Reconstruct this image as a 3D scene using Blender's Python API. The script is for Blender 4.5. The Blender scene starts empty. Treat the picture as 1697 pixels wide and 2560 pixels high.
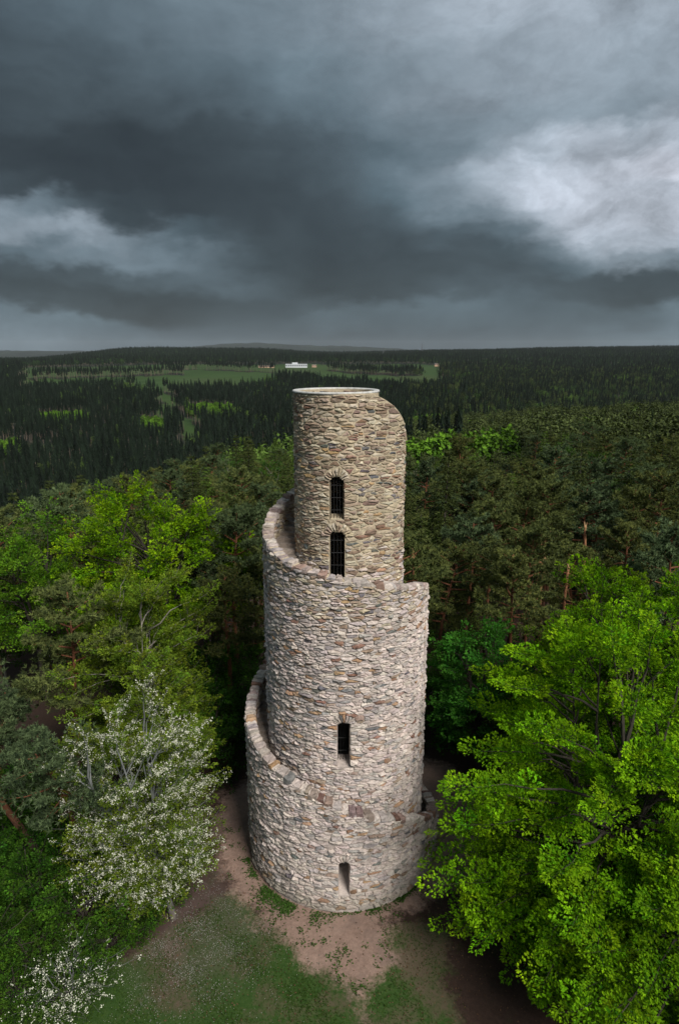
import bpy, math, random
import numpy as np
from mathutils import Vector, Matrix

PI = math.pi
R = math.radians
scene = bpy.context.scene

# ------------------------------------------------------------------ camera
CAM = (0.0, -30.5, 26.3)
cam_data = bpy.data.cameras.new('camera')
cam_data.sensor_fit = 'VERTICAL'
cam_data.sensor_height = 24.0
cam_data.lens = 15.0
cam_data.clip_start = 0.5
cam_data.clip_end = 60000.0
cam = bpy.data.objects.new('camera', cam_data)
cam.location = CAM
cam.rotation_euler = (R(90 - 14.17), 0, 0)
scene.collection.objects.link(cam)
scene.camera = cam

# ------------------------------------------------------------------ exposure
EXPO = 1.6
vs = scene.view_settings
vs.view_transform = 'Standard'
vs.look = 'None'
vs.gamma = 1.0
vs.exposure = EXPO
vs.use_curve_mapping = False
scene.cycles.use_denoising = True
scene.cycles.max_bounces = 6
scene.cycles.diffuse_bounces = 3
scene.cycles.glossy_bounces = 2
scene.cycles.transmission_bounces = 4
scene.cycles.volume_bounces = 0
scene.cycles.use_adaptive_sampling = True
scene.cycles.adaptive_threshold = 0.015

# ------------------------------------------------------------------ sun
SUN_DIR = Vector((0.42, -0.62, 0.78)).normalized()      # towards the sun
sun_data = bpy.data.lights.new('sun', 'SUN')
sun_data.energy = 1.5
sun_data.angle = R(24)
sun_data.color = (1.0, 0.955, 0.90)
sun = bpy.data.objects.new('sun', sun_data)
sun.rotation_euler = SUN_DIR.to_track_quat('Z', 'Y').to_euler()
sun.location = (0, 0, 80)
scene.collection.objects.link(sun)


# ------------------------------------------------------------------ node helper
class NT:
    def __init__(self, tree):
        self.t = tree
        self.n = tree.nodes
        self.l = tree.links

    def new(self, typ, **kw):
        nd = self.n.new(typ)
        for k, v in kw.items():
            setattr(nd, k, v)
        return nd

    def put(self, sock, v):
        if hasattr(v, 'is_linked') or hasattr(v, 'links'):
            self.l.new(v, sock)
        elif v is not None:
            sock.default_value = v

    def math(self, op, a, b=None, c=None, clamp=False):
        nd = self.new('ShaderNodeMath', operation=op, use_clamp=clamp)
        for i, v in enumerate((a, b, c)):
            if v is not None:
                self.put(nd.inputs[i], v)
        return nd.outputs[0]

    def vmath(self, op, a, b=None, scale=None):
        nd = self.new('ShaderNodeVectorMath', operation=op)
        self.put(nd.inputs[0], a)
        if b is not None:
            self.put(nd.inputs[1], b)
        if scale is not None:
            self.put(nd.inputs[3], scale)
        return nd.outputs[0]

    def mix(self, f, a, b, typ='MIX'):
        nd = self.new('ShaderNodeMix', data_type='RGBA', blend_type=typ)
        self.put(nd.inputs[0], f)
        for s, v in ((nd.inputs[6], a), (nd.inputs[7], b)):
            if isinstance(v, tuple) and len(v) == 3:
                v = v + (1.0,)
            self.put(s, v)
        return nd.outputs[2]

    def noise(self, vec, scale, detail=4, rough=0.55, dist=0.0):
        nd = self.new('ShaderNodeTexNoise')
        if vec is not None:
            self.l.new(vec, nd.inputs['Vector'])
        nd.inputs['Scale'].default_value = scale
        nd.inputs['Detail'].default_value = detail
        nd.inputs['Roughness'].default_value = rough
        nd.inputs['Distortion'].default_value = dist
        return nd

    def ramp(self, fac, stops, interp='LINEAR'):
        nd = self.new('ShaderNodeValToRGB')
        cr = nd.color_ramp
        cr.interpolation = interp
        while len(cr.elements) < len(stops):
            cr.elements.new(0.5)
        for e, (p, c) in zip(cr.elements, stops):
            e.position = p
            e.color = c if len(c) == 4 else (c[0], c[1], c[2], 1)
        self.put(nd.inputs[0], fac)
        return nd.outputs[0]

    def maprange(self, v, a, b, c, d, smooth=False):
        nd = self.new('ShaderNodeMapRange')
        if smooth:
            nd.interpolation_type = 'SMOOTHSTEP'
        self.put(nd.inputs[0], v)
        for i, x in enumerate((a, b, c, d)):
            nd.inputs[i + 1].default_value = x
        return nd.outputs[0]


def lin(c):
    return c / 12.92 if c <= 0.04045 else ((c + 0.055) / 1.055) ** 2.4


# ------------------------------------------------------------------ world: storm clouds over a thin blue sky
world = bpy.data.worlds.new('World')
scene.world = world
world.use_nodes = True
world.cycles.sampling_method = 'NONE'
W = NT(world.node_tree)
W.n.clear()
wout = W.new('ShaderNodeOutputWorld')
wbg = W.new('ShaderNodeBackground')
W.l.new(wbg.outputs[0], wout.inputs[0])
tc = W.new('ShaderNodeTexCoord')
dirv = tc.outputs['Generated']
sky = W.new('ShaderNodeTexSky', sky_type='NISHITA')
sky.sun_disc = False
sky.sun_elevation = math.asin(SUN_DIR.z)
sky.sun_rotation = math.atan2(SUN_DIR.x, SUN_DIR.y)
# ragged edges: the direction is disturbed by two sizes of noise before the cloud rows are read
flat = W.vmath('MULTIPLY', dirv, (1.0, 1.0, 1.8))
n1 = W.noise(flat, 3.0, 5, 0.55)
n2 = W.noise(flat, 9.5, 6, 0.62)
off1 = W.vmath('SCALE', W.vmath('SUBTRACT', n1.outputs['Color'], (0.5, 0.5, 0.5)), scale=0.15)
off2 = W.vmath('SCALE', W.vmath('SUBTRACT', n2.outputs['Color'], (0.5, 0.5, 0.5)), scale=0.075)
wd = W.vmath('ADD', dirv, W.vmath('ADD', off1, off2))
wd = W.vmath('NORMALIZE', wd)
sep = W.new('ShaderNodeSeparateXYZ')
W.l.new(wd, sep.inputs[0])
sx, sy, sz = sep.outputs
az = W.math('ARCTAN2', sx, sy)                       # 0 ahead, + to the right
el = W.math('ARCSINE', sz)
azf = W.maprange(az, R(-60), R(60), 0.0, 1.0)
# rows: elevation in degrees, brightness at azimuths from -60 to 60
AZS = [-60, -40, -29, -24, -19, -14, -9, -4, 1, 6, 11, 15, 19, 23, 26, 29, 40, 60]
ROWS = [
    (-1.0, [.36, .38, .39, .39, .38, .36, .34, .33, .32, .33, .34, .35, .36, .38, .41, .43, .40, .38]),
    (0.9,  [.38, .42, .44, .44, .42, .38, .34, .32, .31, .33, .35, .36, .37, .39, .42, .45, .42, .40]),
    (2.1,  [.40, .41, .41, .43, .41, .36, .33, .33, .34, .35, .37, .37, .35, .35, .39, .44, .43, .40]),
    (3.4,  [.40, .36, .32, .28, .27, .27, .30, .33, .34, .37, .38, .35, .29, .27, .27, .31, .40, .40]),
    (4.8,  [.40, .34, .29, .26, .25, .25, .29, .30, .25, .27, .31, .31, .29, .28, .28, .28, .40, .40]),
    (6.2,  [.40, .36, .31, .29, .29, .33, .36, .25, .24, .25, .28, .31, .40, .54, .52, .47, .44, .40]),
    (7.6,  [.40, .42, .44, .42, .46, .45, .31, .25, .24, .26, .29, .33, .50, .66, .66, .60, .45, .40]),
    (9.2,  [.42, .48, .55, .55, .55, .38, .25, .25, .26, .29, .37, .48, .66, .72, .72, .74, .48, .40]),
    (10.7, [.42, .48, .58, .47, .30, .24, .23, .25, .28, .35, .48, .62, .72, .73, .73, .78, .50, .40]),
    (12.0, [.40, .38, .34, .24, .22, .22, .23, .25, .30, .41, .56, .70, .73, .72, .72, .72, .50, .40]),
    (13.6, [.40, .32, .23, .21, .21, .22, .24, .28, .33, .44, .58, .70, .72, .78, .82, .68, .52, .40]),
    (15.4, [.40, .32, .22, .22, .22, .24, .27, .31, .36, .40, .50, .62, .68, .66, .70, .84, .54, .40]),
    (17.4, [.40, .34, .26, .27, .29, .31, .35, .39, .43, .46, .50, .52, .53, .53, .62, .80, .56, .42]),
    (20.0, [.42, .36, .31, .32, .34, .36, .39, .43, .47, .52, .56, .57, .56, .56, .59, .64, .55, .44]),
    (24.0, [.44, .41, .39, .41, .42, .44, .46, .49, .54, .59, .63, .63, .62, .62, .62, .63, .55, .46]),
    (32.0, [.46, .47, .48, .49, .50, .51, .52, .54, .56, .58, .59, .60, .60, .60, .60, .58, .53, .47]),
    (60.0, [.50] * 18),
]


def cloud_col(v):
    v = v * 1.06
    lo = (0.218, 0.256, 0.275)
    mid = (0.368, 0.432, 0.470)
    hi = (0.680, 0.715, 0.760)
    if v < 0.26:
        c = [x * v / 0.26 for x in lo]
    elif v < 0.44:
        k = (v - 0.26) / 0.18
        c = [a + (b - a) * k for a, b in zip(lo, mid)]
    else:
        k = (v - 0.44) / 0.30
        c = [a + (b - a) * k for a, b in zip(mid, hi)]
    return tuple(lin(max(x, 0.0)) for x in c)


prev = None
for i, (e, vals) in enumerate(ROWS):
    stops = [((a + 60) / 120, cloud_col(v)) for a, v in zip(AZS, vals)]
    col = W.ramp(azf, stops, 'CARDINAL')
    if prev is None:
        prev = col
    else:
        f = W.maprange(el, R(ROWS[i - 1][0]), R(e), 0.0, 1.0, smooth=True)
        prev = W.mix(f, prev, col)
# billow relief inside the cloud sheet
n3 = W.noise(W.vmath('ADD', flat, off1), 5.0, 8, 0.62, 0.25)
m = W.maprange(n3.outputs[0], 0.28, 0.72, 0.74, 1.30)
# the brighter parts of the sheet are torn
n6 = W.noise(W.vmath('ADD', flat, off2), 8.0, 6, 0.6, 0.5)
sg = W.new('ShaderNodeSeparateColor')
W.l.new(prev, sg.inputs[0])
amp = W.maprange(sg.outputs[1], 0.10, 0.45, 0.0, 2.1)
m6 = W.math('MAXIMUM', W.math('MULTIPLY_ADD', W.math('SUBTRACT', n6.outputs[0], 0.47), amp, 1.0), 0.45)
m = W.math('MULTIPLY', m, m6)
cl = W.vmath('SCALE', prev, scale=m)
cl = W.vmath('SCALE', cl, scale=1.0 / 2 ** EXPO)
skyc = W.vmath('SCALE', sky.outputs[0], scale=0.05)
full = W.mix(0.02, cl, skyc)
W.l.new(full, wbg.inputs[0])
wbg.inputs[1].default_value = 1.0

# ------------------------------------------------------------------ object helpers
rng = np.random.default_rng(7)
random.seed(7)
COL = scene.collection


def link(o, parent=None):
    COL.objects.link(o)
    if parent is not None:
        o.parent = parent
    return o


def mesh_np(name, V, F, mats=None, col=None, fmat=None, smooth=False):
    """F: array (m,k) or a list of lists"""
    me = bpy.data.meshes.new(name)
    V = np.asarray(V, np.float32)
    if isinstance(F, np.ndarray):
        m_, k = F.shape
        tot = np.full(m_, k, np.int32)
        start = np.arange(m_, dtype=np.int32) * k
        flat_ = F.astype(np.int32).ravel()
    else:
        tot = np.array([len(f) for f in F], np.int32)
        start = np.concatenate(([0], np.cumsum(tot)[:-1])).astype(np.int32)
        flat_ = np.array([i for f in F for i in f], np.int32)
    me.vertices.add(len(V))
    me.vertices.foreach_set('co', V.ravel())
    me.loops.add(len(flat_))
    me.loops.foreach_set('vertex_index', flat_)
    me.polygons.add(len(tot))
    me.polygons.foreach_set('loop_start', start)
    try:
        me.polygons.foreach_set('loop_total', tot)
    except Exception:
        pass
    if fmat is not None:
        me.polygons.foreach_set('material_index', np.asarray(fmat, np.int32))
    me.polygons.foreach_set('use_smooth', np.full(len(tot), bool(smooth)))
    me.update(calc_edges=True)
    if col is not None:
        at = me.attributes.new('Col', 'FLOAT_COLOR', 'POINT')
        c = np.ones((len(V), 4), np.float32)
        c[:, :3] = np.asarray(col, np.float32)[:, :3]
        if np.asarray(col).shape[1] == 4:
            c[:, 3] = np.asarray(col)[:, 3]
        at.data.foreach_set('color', c.ravel())
    for m_ in (mats if isinstance(mats, (list, tuple)) else [mats]):
        if m_ is not None:
            me.materials.append(m_)
    return me


def obj(name, me, parent=None, kind=None):
    o = bpy.data.objects.new(name, me)
    link(o, parent)
    if kind:
        o['kind'] = kind
    return o


def empty(name, loc=(0, 0, 0), rz=0.0):
    o = bpy.data.objects.new(name, None)
    o.empty_display_size = 0.3
    o.location = loc
    o.rotation_euler = (0, 0, rz)
    return link(o)


def tag(o, label, cat, group=None):
    o['label'] = label
    o['category'] = cat
    if group:
        o['group'] = group
    return o


def unit(v):
    v = np.asarray(v, float)
    n = np.linalg.norm(v, axis=-1, keepdims=True)
    return v / np.maximum(n, 1e-9)


class MB:
    """collects verts, faces and colours"""
    def __init__(self):
        self.v, self.f, self.c = [], [], []

    def add(self, V, F, c=None):
        b = len(self.v)
        self.v.extend([tuple(x) for x in V])
        self.f.extend([[i + b for i in f] for f in F])
        if c is not None:
            self.c.extend([c] * len(V))

    def tube(self, pts, rads, n=6, cap=True, c=None):
        pts = [np.asarray(p, float) for p in pts]
        V, F = [], []
        prevx = None
        for i, p in enumerate(pts):
            t = unit(pts[min(i + 1, len(pts) - 1)] - pts[max(i - 1, 0)])
            if prevx is None:
                a = np.array([0, 0, 1.0]) if abs(t[2]) < 0.9 else np.array([1.0, 0, 0])
                x = unit(np.cross(t, a))
            else:
                x = unit(prevx - t * np.dot(prevx, t))
            prevx = x
            y = np.cross(t, x)
            for k in range(n):
                a = 2 * PI * k / n
                V.append(p + (x * math.cos(a) + y * math.sin(a)) * rads[i])
        for i in range(len(pts) - 1):
            for k in range(n):
                k2 = (k + 1) % n
                F.append([i * n + k, i * n + k2, (i + 1) * n + k2, (i + 1) * n + k])
        if cap:
            F.append(list(range(n))[::-1])
            F.append([(len(pts) - 1) * n + k for k in range(n)])
        self.add(V, F, c)

    def box(self, cx, cy, cz, sx_, sy_, sz_, c=None, rz=0.0):
        V = []
        ca, sa = math.cos(rz), math.sin(rz)
        for dz in (-1, 1):
            for dx, dy in ((-1, -1), (1, -1), (1, 1), (-1, 1)):
                x, y = dx * sx_ / 2, dy * sy_ / 2
                V.append((cx + x * ca - y * sa, cy + x * sa + y * ca, cz + dz * sz_ / 2))
        F = [[3, 2, 1, 0], [4, 5, 6, 7], [0, 1, 5, 4], [1, 2, 6, 5], [2, 3, 7, 6], [3, 0, 4, 7]]
        self.add(V, F, c)

    def mesh(self, name, mat, smooth=False):
        return mesh_np(name, np.array(self.v, np.float32), self.f, mat,
                       np.array(self.c, np.float32) if self.c else None, smooth=smooth)


# ------------------------------------------------------------------ materials
def mat_new(name):
    m_ = bpy.data.materials.new(name)
    m_.use_nodes = True
    t = NT(m_.node_tree)
    b = t.n['Principled BSDF']
    b.inputs['Roughness'].default_value = 0.9
    b.inputs['Specular IOR Level'].default_value = 0.2
    return m_, t, b


def pos_of(t):
    g = t.new('ShaderNodeNewGeometry')
    return g.outputs['Position']


def bump(t, b, h, strength, dist):
    nd = t.new('ShaderNodeBump')
    nd.inputs['Strength'].default_value = strength
    nd.inputs['Distance'].default_value = dist
    t.l.new(h, nd.inputs['Height'])
    t.l.new(nd.outputs[0], b.inputs['Normal'])


def vcol(t):
    nd = t.new('ShaderNodeVertexColor')
    nd.layer_name = 'Col'
    return nd.outputs[0]


def m_stone():
    m_, t, b = mat_new('rubble_stone')
    p = pos_of(t)
    n_ = t.noise(p, 9.0, 6, 0.65)
    n2_ = t.noise(p, 38.0, 4, 0.6)
    c = vcol(t)
    k = t.maprange(n_.outputs[0], 0.3, 0.72, 0.68, 1.28)
    c = t.vmath('SCALE', c, scale=k)
    lich = t.maprange(t.noise(p, 2.3, 5, 0.7).outputs[0], 0.56, 0.70, 0.0, 0.4)
    c = t.mix(lich, c, (0.50, 0.46, 0.41))
    # rain streaks and damp, mossy foot
    st = t.noise(t.vmath('MULTIPLY', p, (2.2, 2.2, 0.16)), 1.0, 5, 0.65)
    c = t.vmath('SCALE', c, scale=t.maprange(st.outputs[0], 0.40, 0.66, 0.78, 1.10))
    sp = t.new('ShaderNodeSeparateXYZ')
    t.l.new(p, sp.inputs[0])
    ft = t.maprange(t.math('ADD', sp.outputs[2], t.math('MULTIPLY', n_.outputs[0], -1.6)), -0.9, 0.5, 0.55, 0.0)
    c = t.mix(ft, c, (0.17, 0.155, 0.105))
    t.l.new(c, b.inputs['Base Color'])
    b.inputs['Roughness'].default_value = 0.93
    h = t.math('ADD', n_.outputs[0], t.math('MULTIPLY', n2_.outputs[0], 0.4))
    bump(t, b, h, 0.8, 0.03)
    return m_


def m_mortar():
    m_, t, b = mat_new('lime_mortar')
    p = pos_of(t)
    n_ = t.noise(p, 5.0, 6, 0.7)
    n2_ = t.noise(p, 30.0, 4, 0.65)
    sp = t.new('ShaderNodeSeparateXYZ')
    t.l.new(p, sp.inputs[0])
    hz = t.math('ADD', sp.outputs[2], t.math('MULTIPLY', n_.outputs[0], 3.0))
    up = t.maprange(hz, 15.0, 18.0, 0.0, 1.0)
    c = t.mix(up, (0.50, 0.43, 0.385), (0.52, 0.44, 0.31))
    c = t.vmath('SCALE', c, scale=t.maprange(n_.outputs[0], 0.3, 0.7, 0.72, 1.15))
    t.l.new(c, b.inputs['Base Color'])
    b.inputs['Roughness'].default_value = 0.97
    bump(t, b, t.math('ADD', n_.outputs[0], t.math('MULTIPLY', n2_.outputs[0], 0.5)), 0.9, 0.05)
    return m_


def m_plain(name, col_, rough=0.8, var=0.25, scale=4.0, metal=0.0, bmp=0.3):
    m_, t, b = mat_new(name)
    p = pos_of(t)
    n_ = t.noise(p, scale, 5, 0.6)
    c = t.vmath('SCALE', t.mix(0.0, col_, col_), scale=t.maprange(n_.outputs[0], 0.3, 0.7, 1 - var, 1 + var))
    t.l.new(c, b.inputs['Base Color'])
    b.inputs['Roughness'].default_value = rough
    b.inputs['Metallic'].default_value = metal
    if bmp:
        bump(t, b, n_.outputs[0], bmp, 0.02)
    return m_


def m_leaf(name, c0, transl=0.35, rough=0.55, spec=0.25, rnd=(0.78, 1.22)):
    """c0 tints the vertex colour, transl is the share of light let through"""
    m_, t, b = mat_new(name)
    c = t.mix(1.0, vcol(t), c0, 'MULTIPLY')
    oi = t.new('ShaderNodeObjectInfo')
    k = t.maprange(oi.outputs['Random'], 0, 1, rnd[0], rnd[1])
    c = t.vmath('SCALE', c, scale=k)
    t.l.new(c, b.inputs['Base Color'])
    b.inputs['Roughness'].default_value = rough
    b.inputs['Specular IOR Level'].default_value = spec
    tr = t.new('ShaderNodeBsdfTranslucent')
    ct = t.mix(1.0, c, (1.15, 1.2, 0.6), 'MULTIPLY')
    t.l.new(ct, tr.inputs[0])
    mx = t.new('ShaderNodeMixShader')
    mx.inputs[0].default_value = transl
    t.l.new(b.outputs[0], mx.inputs[1])
    t.l.new(tr.outputs[0], mx.inputs[2])
    t.l.new(mx.outputs[0], t.n['Material Output'].inputs[0])
    return m_


def m_bark(name, low, high, z0, z1):
    m_, t, b = mat_new(name)
    tcn = t.new('ShaderNodeTexCoord')
    p = tcn.outputs['Object']
    sp = t.new('ShaderNodeSeparateXYZ')
    t.l.new(p, sp.inputs[0])
    pm = t.vmath('MULTIPLY', p, (1, 1, 0.25))
    n_ = t.noise(pm, 9.0, 6, 0.7)
    f = t.maprange(t.math('ADD', sp.outputs[2], t.math('MULTIPLY', n_.outputs[0], 2.0)), z0, z1, 0, 1)
    c = t.mix(f, low, high)
    c = t.vmath('SCALE', c, scale=t.maprange(n_.outputs[0], 0.3, 0.7, 0.5, 1.4))
    t.l.new(c, b.inputs['Base Color'])
    bump(t, b, n_.outputs[0], 1.0, 0.05)
    return m_


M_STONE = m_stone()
M_MORTAR = m_mortar()
M_IRON = m_plain('black_iron', (0.02, 0.02, 0.02), 0.6, 0.2)
M_RIM = m_plain('pale_metal_rim', (0.50, 0.495, 0.47), 0.6, 0.28, 5.0, 0.0, 0.2)
M_FLOOR = m_plain('stone_floor', (0.20, 0.165, 0.14), 0.95, 0.3, 7.0)
M_BEECH = m_leaf('beech_leaf', (1.0, 1.0, 1.0), 0.36, 0.75, 0.08)
M_SHRUB = m_leaf('shrub_leaf', (1.0, 1.0, 1.0), 0.30, 0.75, 0.10)
M_PETAL = m_leaf('white_blossom', (1.0, 1.0, 1.0), 0.25)
M_NEEDLE = m_leaf('conifer_needle', (1.22, 1.2, 1.1), 0.10, 0.85, 0.04)
M_FAR = m_leaf('far_foliage', (1.0, 1.0, 1.0), 0.08, 0.9, 0.05, rnd=(0.5, 1.6))
M_PINEBARK = m_bark('pine_bark', (0.075, 0.055, 0.045), (0.19, 0.078, 0.040), 3.5, 7.0)
M_BARK = m_bark('grey_bark', (0.060, 0.050, 0.040), (0.050, 0.043, 0.034), 0, 6)
M_PALEBARK = m_bark('pale_bark', (0.17, 0.155, 0.13), (0.25, 0.23, 0.19), 0, 6)
M_CHERRYBARK = m_bark('lichened_bark', (0.11, 0.075, 0.06), (0.17, 0.18, 0.175), 0.6, 2.6)
M_DEAD = m_bark('dead_wood', (0.16, 0.075, 0.04), (0.28, 0.13, 0.065), 2, 8)
M_SPLINT = m_plain('splintered_wood', (0.62, 0.42, 0.22), 0.8, 0.2)

# ------------------------------------------------------------------ terrain
PROF = [   # azimuth from the camera, [(distance, height)]
    (-34, [(0, 0), (42, -0.5), (60, -4), (80, -8.5), (110, -17), (150, -33), (220, -58), (300, -76), (430, -82), (700, -58), (1000, -50), (1200, -44), (1500, -33), (2000, -18), (2800, -32), (3600, -46), (5000, -60), (8000, -60), (12000, 0), (14000, -10)]),
    (-26, [(0, 0), (42, -0.5), (60, -2.5), (80, -6), (110, -13), (150, -27), (220, -54), (300, -74), (430, -80), (700, -58), (1000, -50), (1200, -44), (1500, -33), (2000, -17), (2800, -26), (3600, -34), (5000, -50), (8000, -50), (12000, 20), (14000, 0)]),
    (-17, [(0, 0), (42, -0.5), (60, -2), (80, -4.8), (110, -9), (150, -17.5), (220, -38), (320, -66), (450, -78), (700, -60), (1000, -51), (1200, -45), (1500, -33), (2000, -16), (2800, -4), (3600, 21), (4200, 14), (5000, -10), (8000, 0), (10000, 10), (14000, 0)]),
    (-8,  [(0, 0), (45, -0.5), (80, -3.5), (110, -6.5), (150, -11), (220, -22), (300, -40), (450, -72), (700, -62), (1000, -53), (1200, -46), (1500, -34), (2000, -16), (2800, -2), (3600, 19), (4200, 12), (5000, -10), (9000, 10), (12000, 165), (14000, 60)]),
    (0,   [(0, 0), (45, -0.5), (80, -2.5), (110, -4.5), (150, -7.5), (220, -17), (300, -34), (450, -62), (700, -60), (1000, -53), (1200, -46), (1500, -34), (2000, -16), (2800, -12), (3600, -10), (4200, -8), (5000, -12), (9000, 10), (12000, 105), (14000, 50)]),
    (10,  [(0, 0), (45, -0.5), (80, -2.0), (110, -4.0), (150, -7), (220, -15), (300, -25), (450, -34), (600, -48), (900, -52), (1250, -38), (1700, -26), (2300, -14), (3000, 0), (4000, 10), (5000, 4), (9500, 10), (14000, 0)]),
    (20,  [(0, 0), (45, -0.5), (80, -2.0), (110, -3.5), (150, -6), (220, -12), (300, -18), (450, -26), (600, -42), (900, -66), (1250, -52), (1700, -34), (2300, -14), (3000, 6), (4000, 22), (5000, 22), (9500, 10), (14000, 0)]),
    (34,  [(0, 0), (45, -0.5), (80, -1.5), (110, -3.0), (150, -5), (220, -8), (300, -12), (450, -18), (600, -36), (900, -66), (1250, -52), (1700, -30), (2300, -8), (3000, 14), (4000, 34), (5000, 34), (9500, 10), (14000, 0)]),
]
PAZ = np.array([p[0] for p in PROF], float)
DGRID = np.concatenate([np.linspace(0, 300, 61), np.linspace(310, 2000, 80), np.linspace(2100, 14000, 80)])
PTAB = np.array([np.interp(DGRID, [a for a, _ in p[1]], [b for _, b in p[1]]) for p in PROF])
# soften the corners of the profiles
for _ in range(3):
    PTAB[:, 1:-1] = (PTAB[:, :-2] + 2 * PTAB[:, 1:-1] + PTAB[:, 2:]) / 4


def wob(x, y):
    return (np.sin(x * 0.013 + 1.3) * np.cos(y * 0.011 - 0.4) + 0.5 * np.sin(x * 0.031 + y * 0.023)
            + 0.3 * np.sin(x * 0.071 - y * 0.053 + 2))


def height(x, y):
    x = np.asarray(x, float)
    y = np.asarray(y, float)
    dx, dy = x - CAM[0], y - CAM[1]
    d = np.hypot(dx, dy)
    a = np.degrees(np.arctan2(dx, dy))
    a = np.clip(a, -34, 34)
    ia = np.clip(np.searchsorted(PAZ, a, side='right') - 1, 0, len(PAZ) - 2)
    fa = (a - PAZ[ia]) / (PAZ[ia + 1] - PAZ[ia])
    fa = fa * fa * (3 - 2 * fa)
    di = np.interp(d, DGRID, np.arange(len(DGRID)))
    i0 = np.clip(di.astype(int), 0, len(DGRID) - 2)
    fd = di - i0
    h0 = PTAB[ia, i0] * (1 - fd) + PTAB[ia, i0 + 1] * fd
    h1 = PTAB[ia + 1, i0] * (1 - fd) + PTAB[ia + 1, i0 + 1] * fd
    h = h0 * (1 - fa) + h1 * fa
    amp = np.interp(d, [0, 60, 200, 1000, 4000, 12000], [0, 0.1, 1.0, 2.0, 3.5, 9])
    sc = np.where(d > 1500, 0.28, 1.0)
    return h + wob(x * sc, y * sc) * amp


PATH = np.array([(-7.3, 3.4), (-6.9, 0.6), (-6.3, -2.0), (-5.3, -3.7), (-4.5, -4.7), (-3.6, -5.9), (-2.6, -6.6), (-1.9, -7.6), (-0.5, -8.3),
                 (0.5, -8.9), (0.95, -9.9), (1.25, -9.0), (2.0, -8.2), (2.6, -7.5), (2.3, -6.6), (2.2, -5.7), (3.0, -5.2), (3.9, -4.9),
                 (4.7, -3.9), (5.6, -3.6), (8.5, -2.5), (9.5, 2.0), (7.5, 6.5), (2.0, 8.5), (-4, 8.0)])


def poly_sd(x, y, P):
    """signed distance, positive inside"""
    best = np.full(x.shape, 1e9)
    ins = np.zeros(x.shape, bool)
    n_ = len(P)
    for i in range(n_):
        ax, ay = P[i]
        bx, by = P[(i + 1) % n_]
        ex, ey = bx - ax, by - ay
        t = np.clip(((x - ax) * ex + (y - ay) * ey) / (ex * ex + ey * ey), 0, 1)
        best = np.minimum(best, np.hypot(x - ax - t * ex, y - ay - t * ey))
        c = ((ay > y) != (by > y)) & (x < (bx - ax) * (y - ay) / (by - ay + 1e-12) + ax)
        ins ^= c
    return np.where(ins, best, -best)


GRASS = np.array([(-30, -40), (-30, -9.5), (-14, -9.0), (-9.5, -7.2), (-7.6, -5.6), (-6.0, -4.4), (-5.3, -3.7), (-3, -5.5), (0, -7), (3.2, -5.6), (4.4, -5.2),
                  (5.2, -6.4), (4.6, -8.5), (5.0, -11), (6, -40)])


def field_mask(x, y):
    """meadows far away: 1 inside"""
    dx, dy = x - CAM[0], y - CAM[1]
    d = np.hypot(dx, dy)
    a = np.degrees(np.arctan2(dx, dy))
    w = wob(x * 0.5, y * 0.5) * 40
    a = a + .35 * np.sin(d * .021 + 1) + .22 * np.sin(d * .067 + a * 2) + .12 * np.sin(d * .15)
    d = d + 16 * np.sin(a * 2.7) + 9 * np.sin(a * 7.1 + 2) + 5 * np.sin(a * 17)
    f = (d > 1210 + w + np.where(a < -17, 70, 0)) & (d < 2010 + w * .4) & (a > -26) & (a < 9)
    f &= ~((d < 1400 + w - 18 * (a + 4.5) ** 2) & (a > -9) & (a < 0))      # wood that juts into the meadow
    f &= ~((np.abs(d - 1560 - 9 * (a + 20)) < 26) & (a > -25) & (a < -13.5))      # hedges
    f &= ~((np.abs(d - 1700 + 14 * (a + 8)) < 16) & (a > -15) & (a < -6))
    f &= ~((np.abs(d - 1640 + 20 * (a - 3)) < 34) & (a > -1) & (a < 7.5))
    f |= (np.abs(d - 2370) < 120) & (a > 12) & (a < 16.5)
    f |= (np.abs(d - 1950) < 90) & (a > 9) & (a < 12.5)
    f |= (np.abs(d - 2560 - w) < 55) & (a > -24) & (a < -14)
    # felled strip running down the slope
    c = -15.8 + 2.6 * np.clip((1150 - d) / 500, 0, 1) + 0.5 * np.sin(d * 0.02)
    f |= (d > 610) & (d < 1260) & (np.abs(a - c) < np.interp(d, [610, 800, 1000, 1220], [0.6, 0.9, 0.8, 1.5]))
    f |= (d > 800) & (d < 850) & (a > -15) & (a < -10)
    f |= (d > 640) & (d < 668) & (a > -30) & (a < -23.5)
    return f


def young_mask(x, y):
    """bright young broadleaf stands: 1 inside"""
    dx, dy = x - CAM[0], y - CAM[1]
    d = np.hypot(dx, dy)
    a = np.degrees(np.arctan2(dx, dy))
    f = (np.abs(d - (246 + 2.0 * (a - 10))) < 9) & (a > 5.5) & (a < 15.5)
    f |= (d > 840) & (d < 905) & (a > -13.2) & (a < -9.2)
    f |= (d > 700) & (d < 790) & (a > -17.2) & (a < -15.2)
    f |= (d > 585) & (d < 690) & (a > 6.5) & (a < 10.5)
    f |= (d > 620) & (d < 660) & (a > -31) & (a < -26.5)
    f |= (d > 800) & (d < 850) & (a > -25) & (a < -21.5)
    return f


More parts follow.
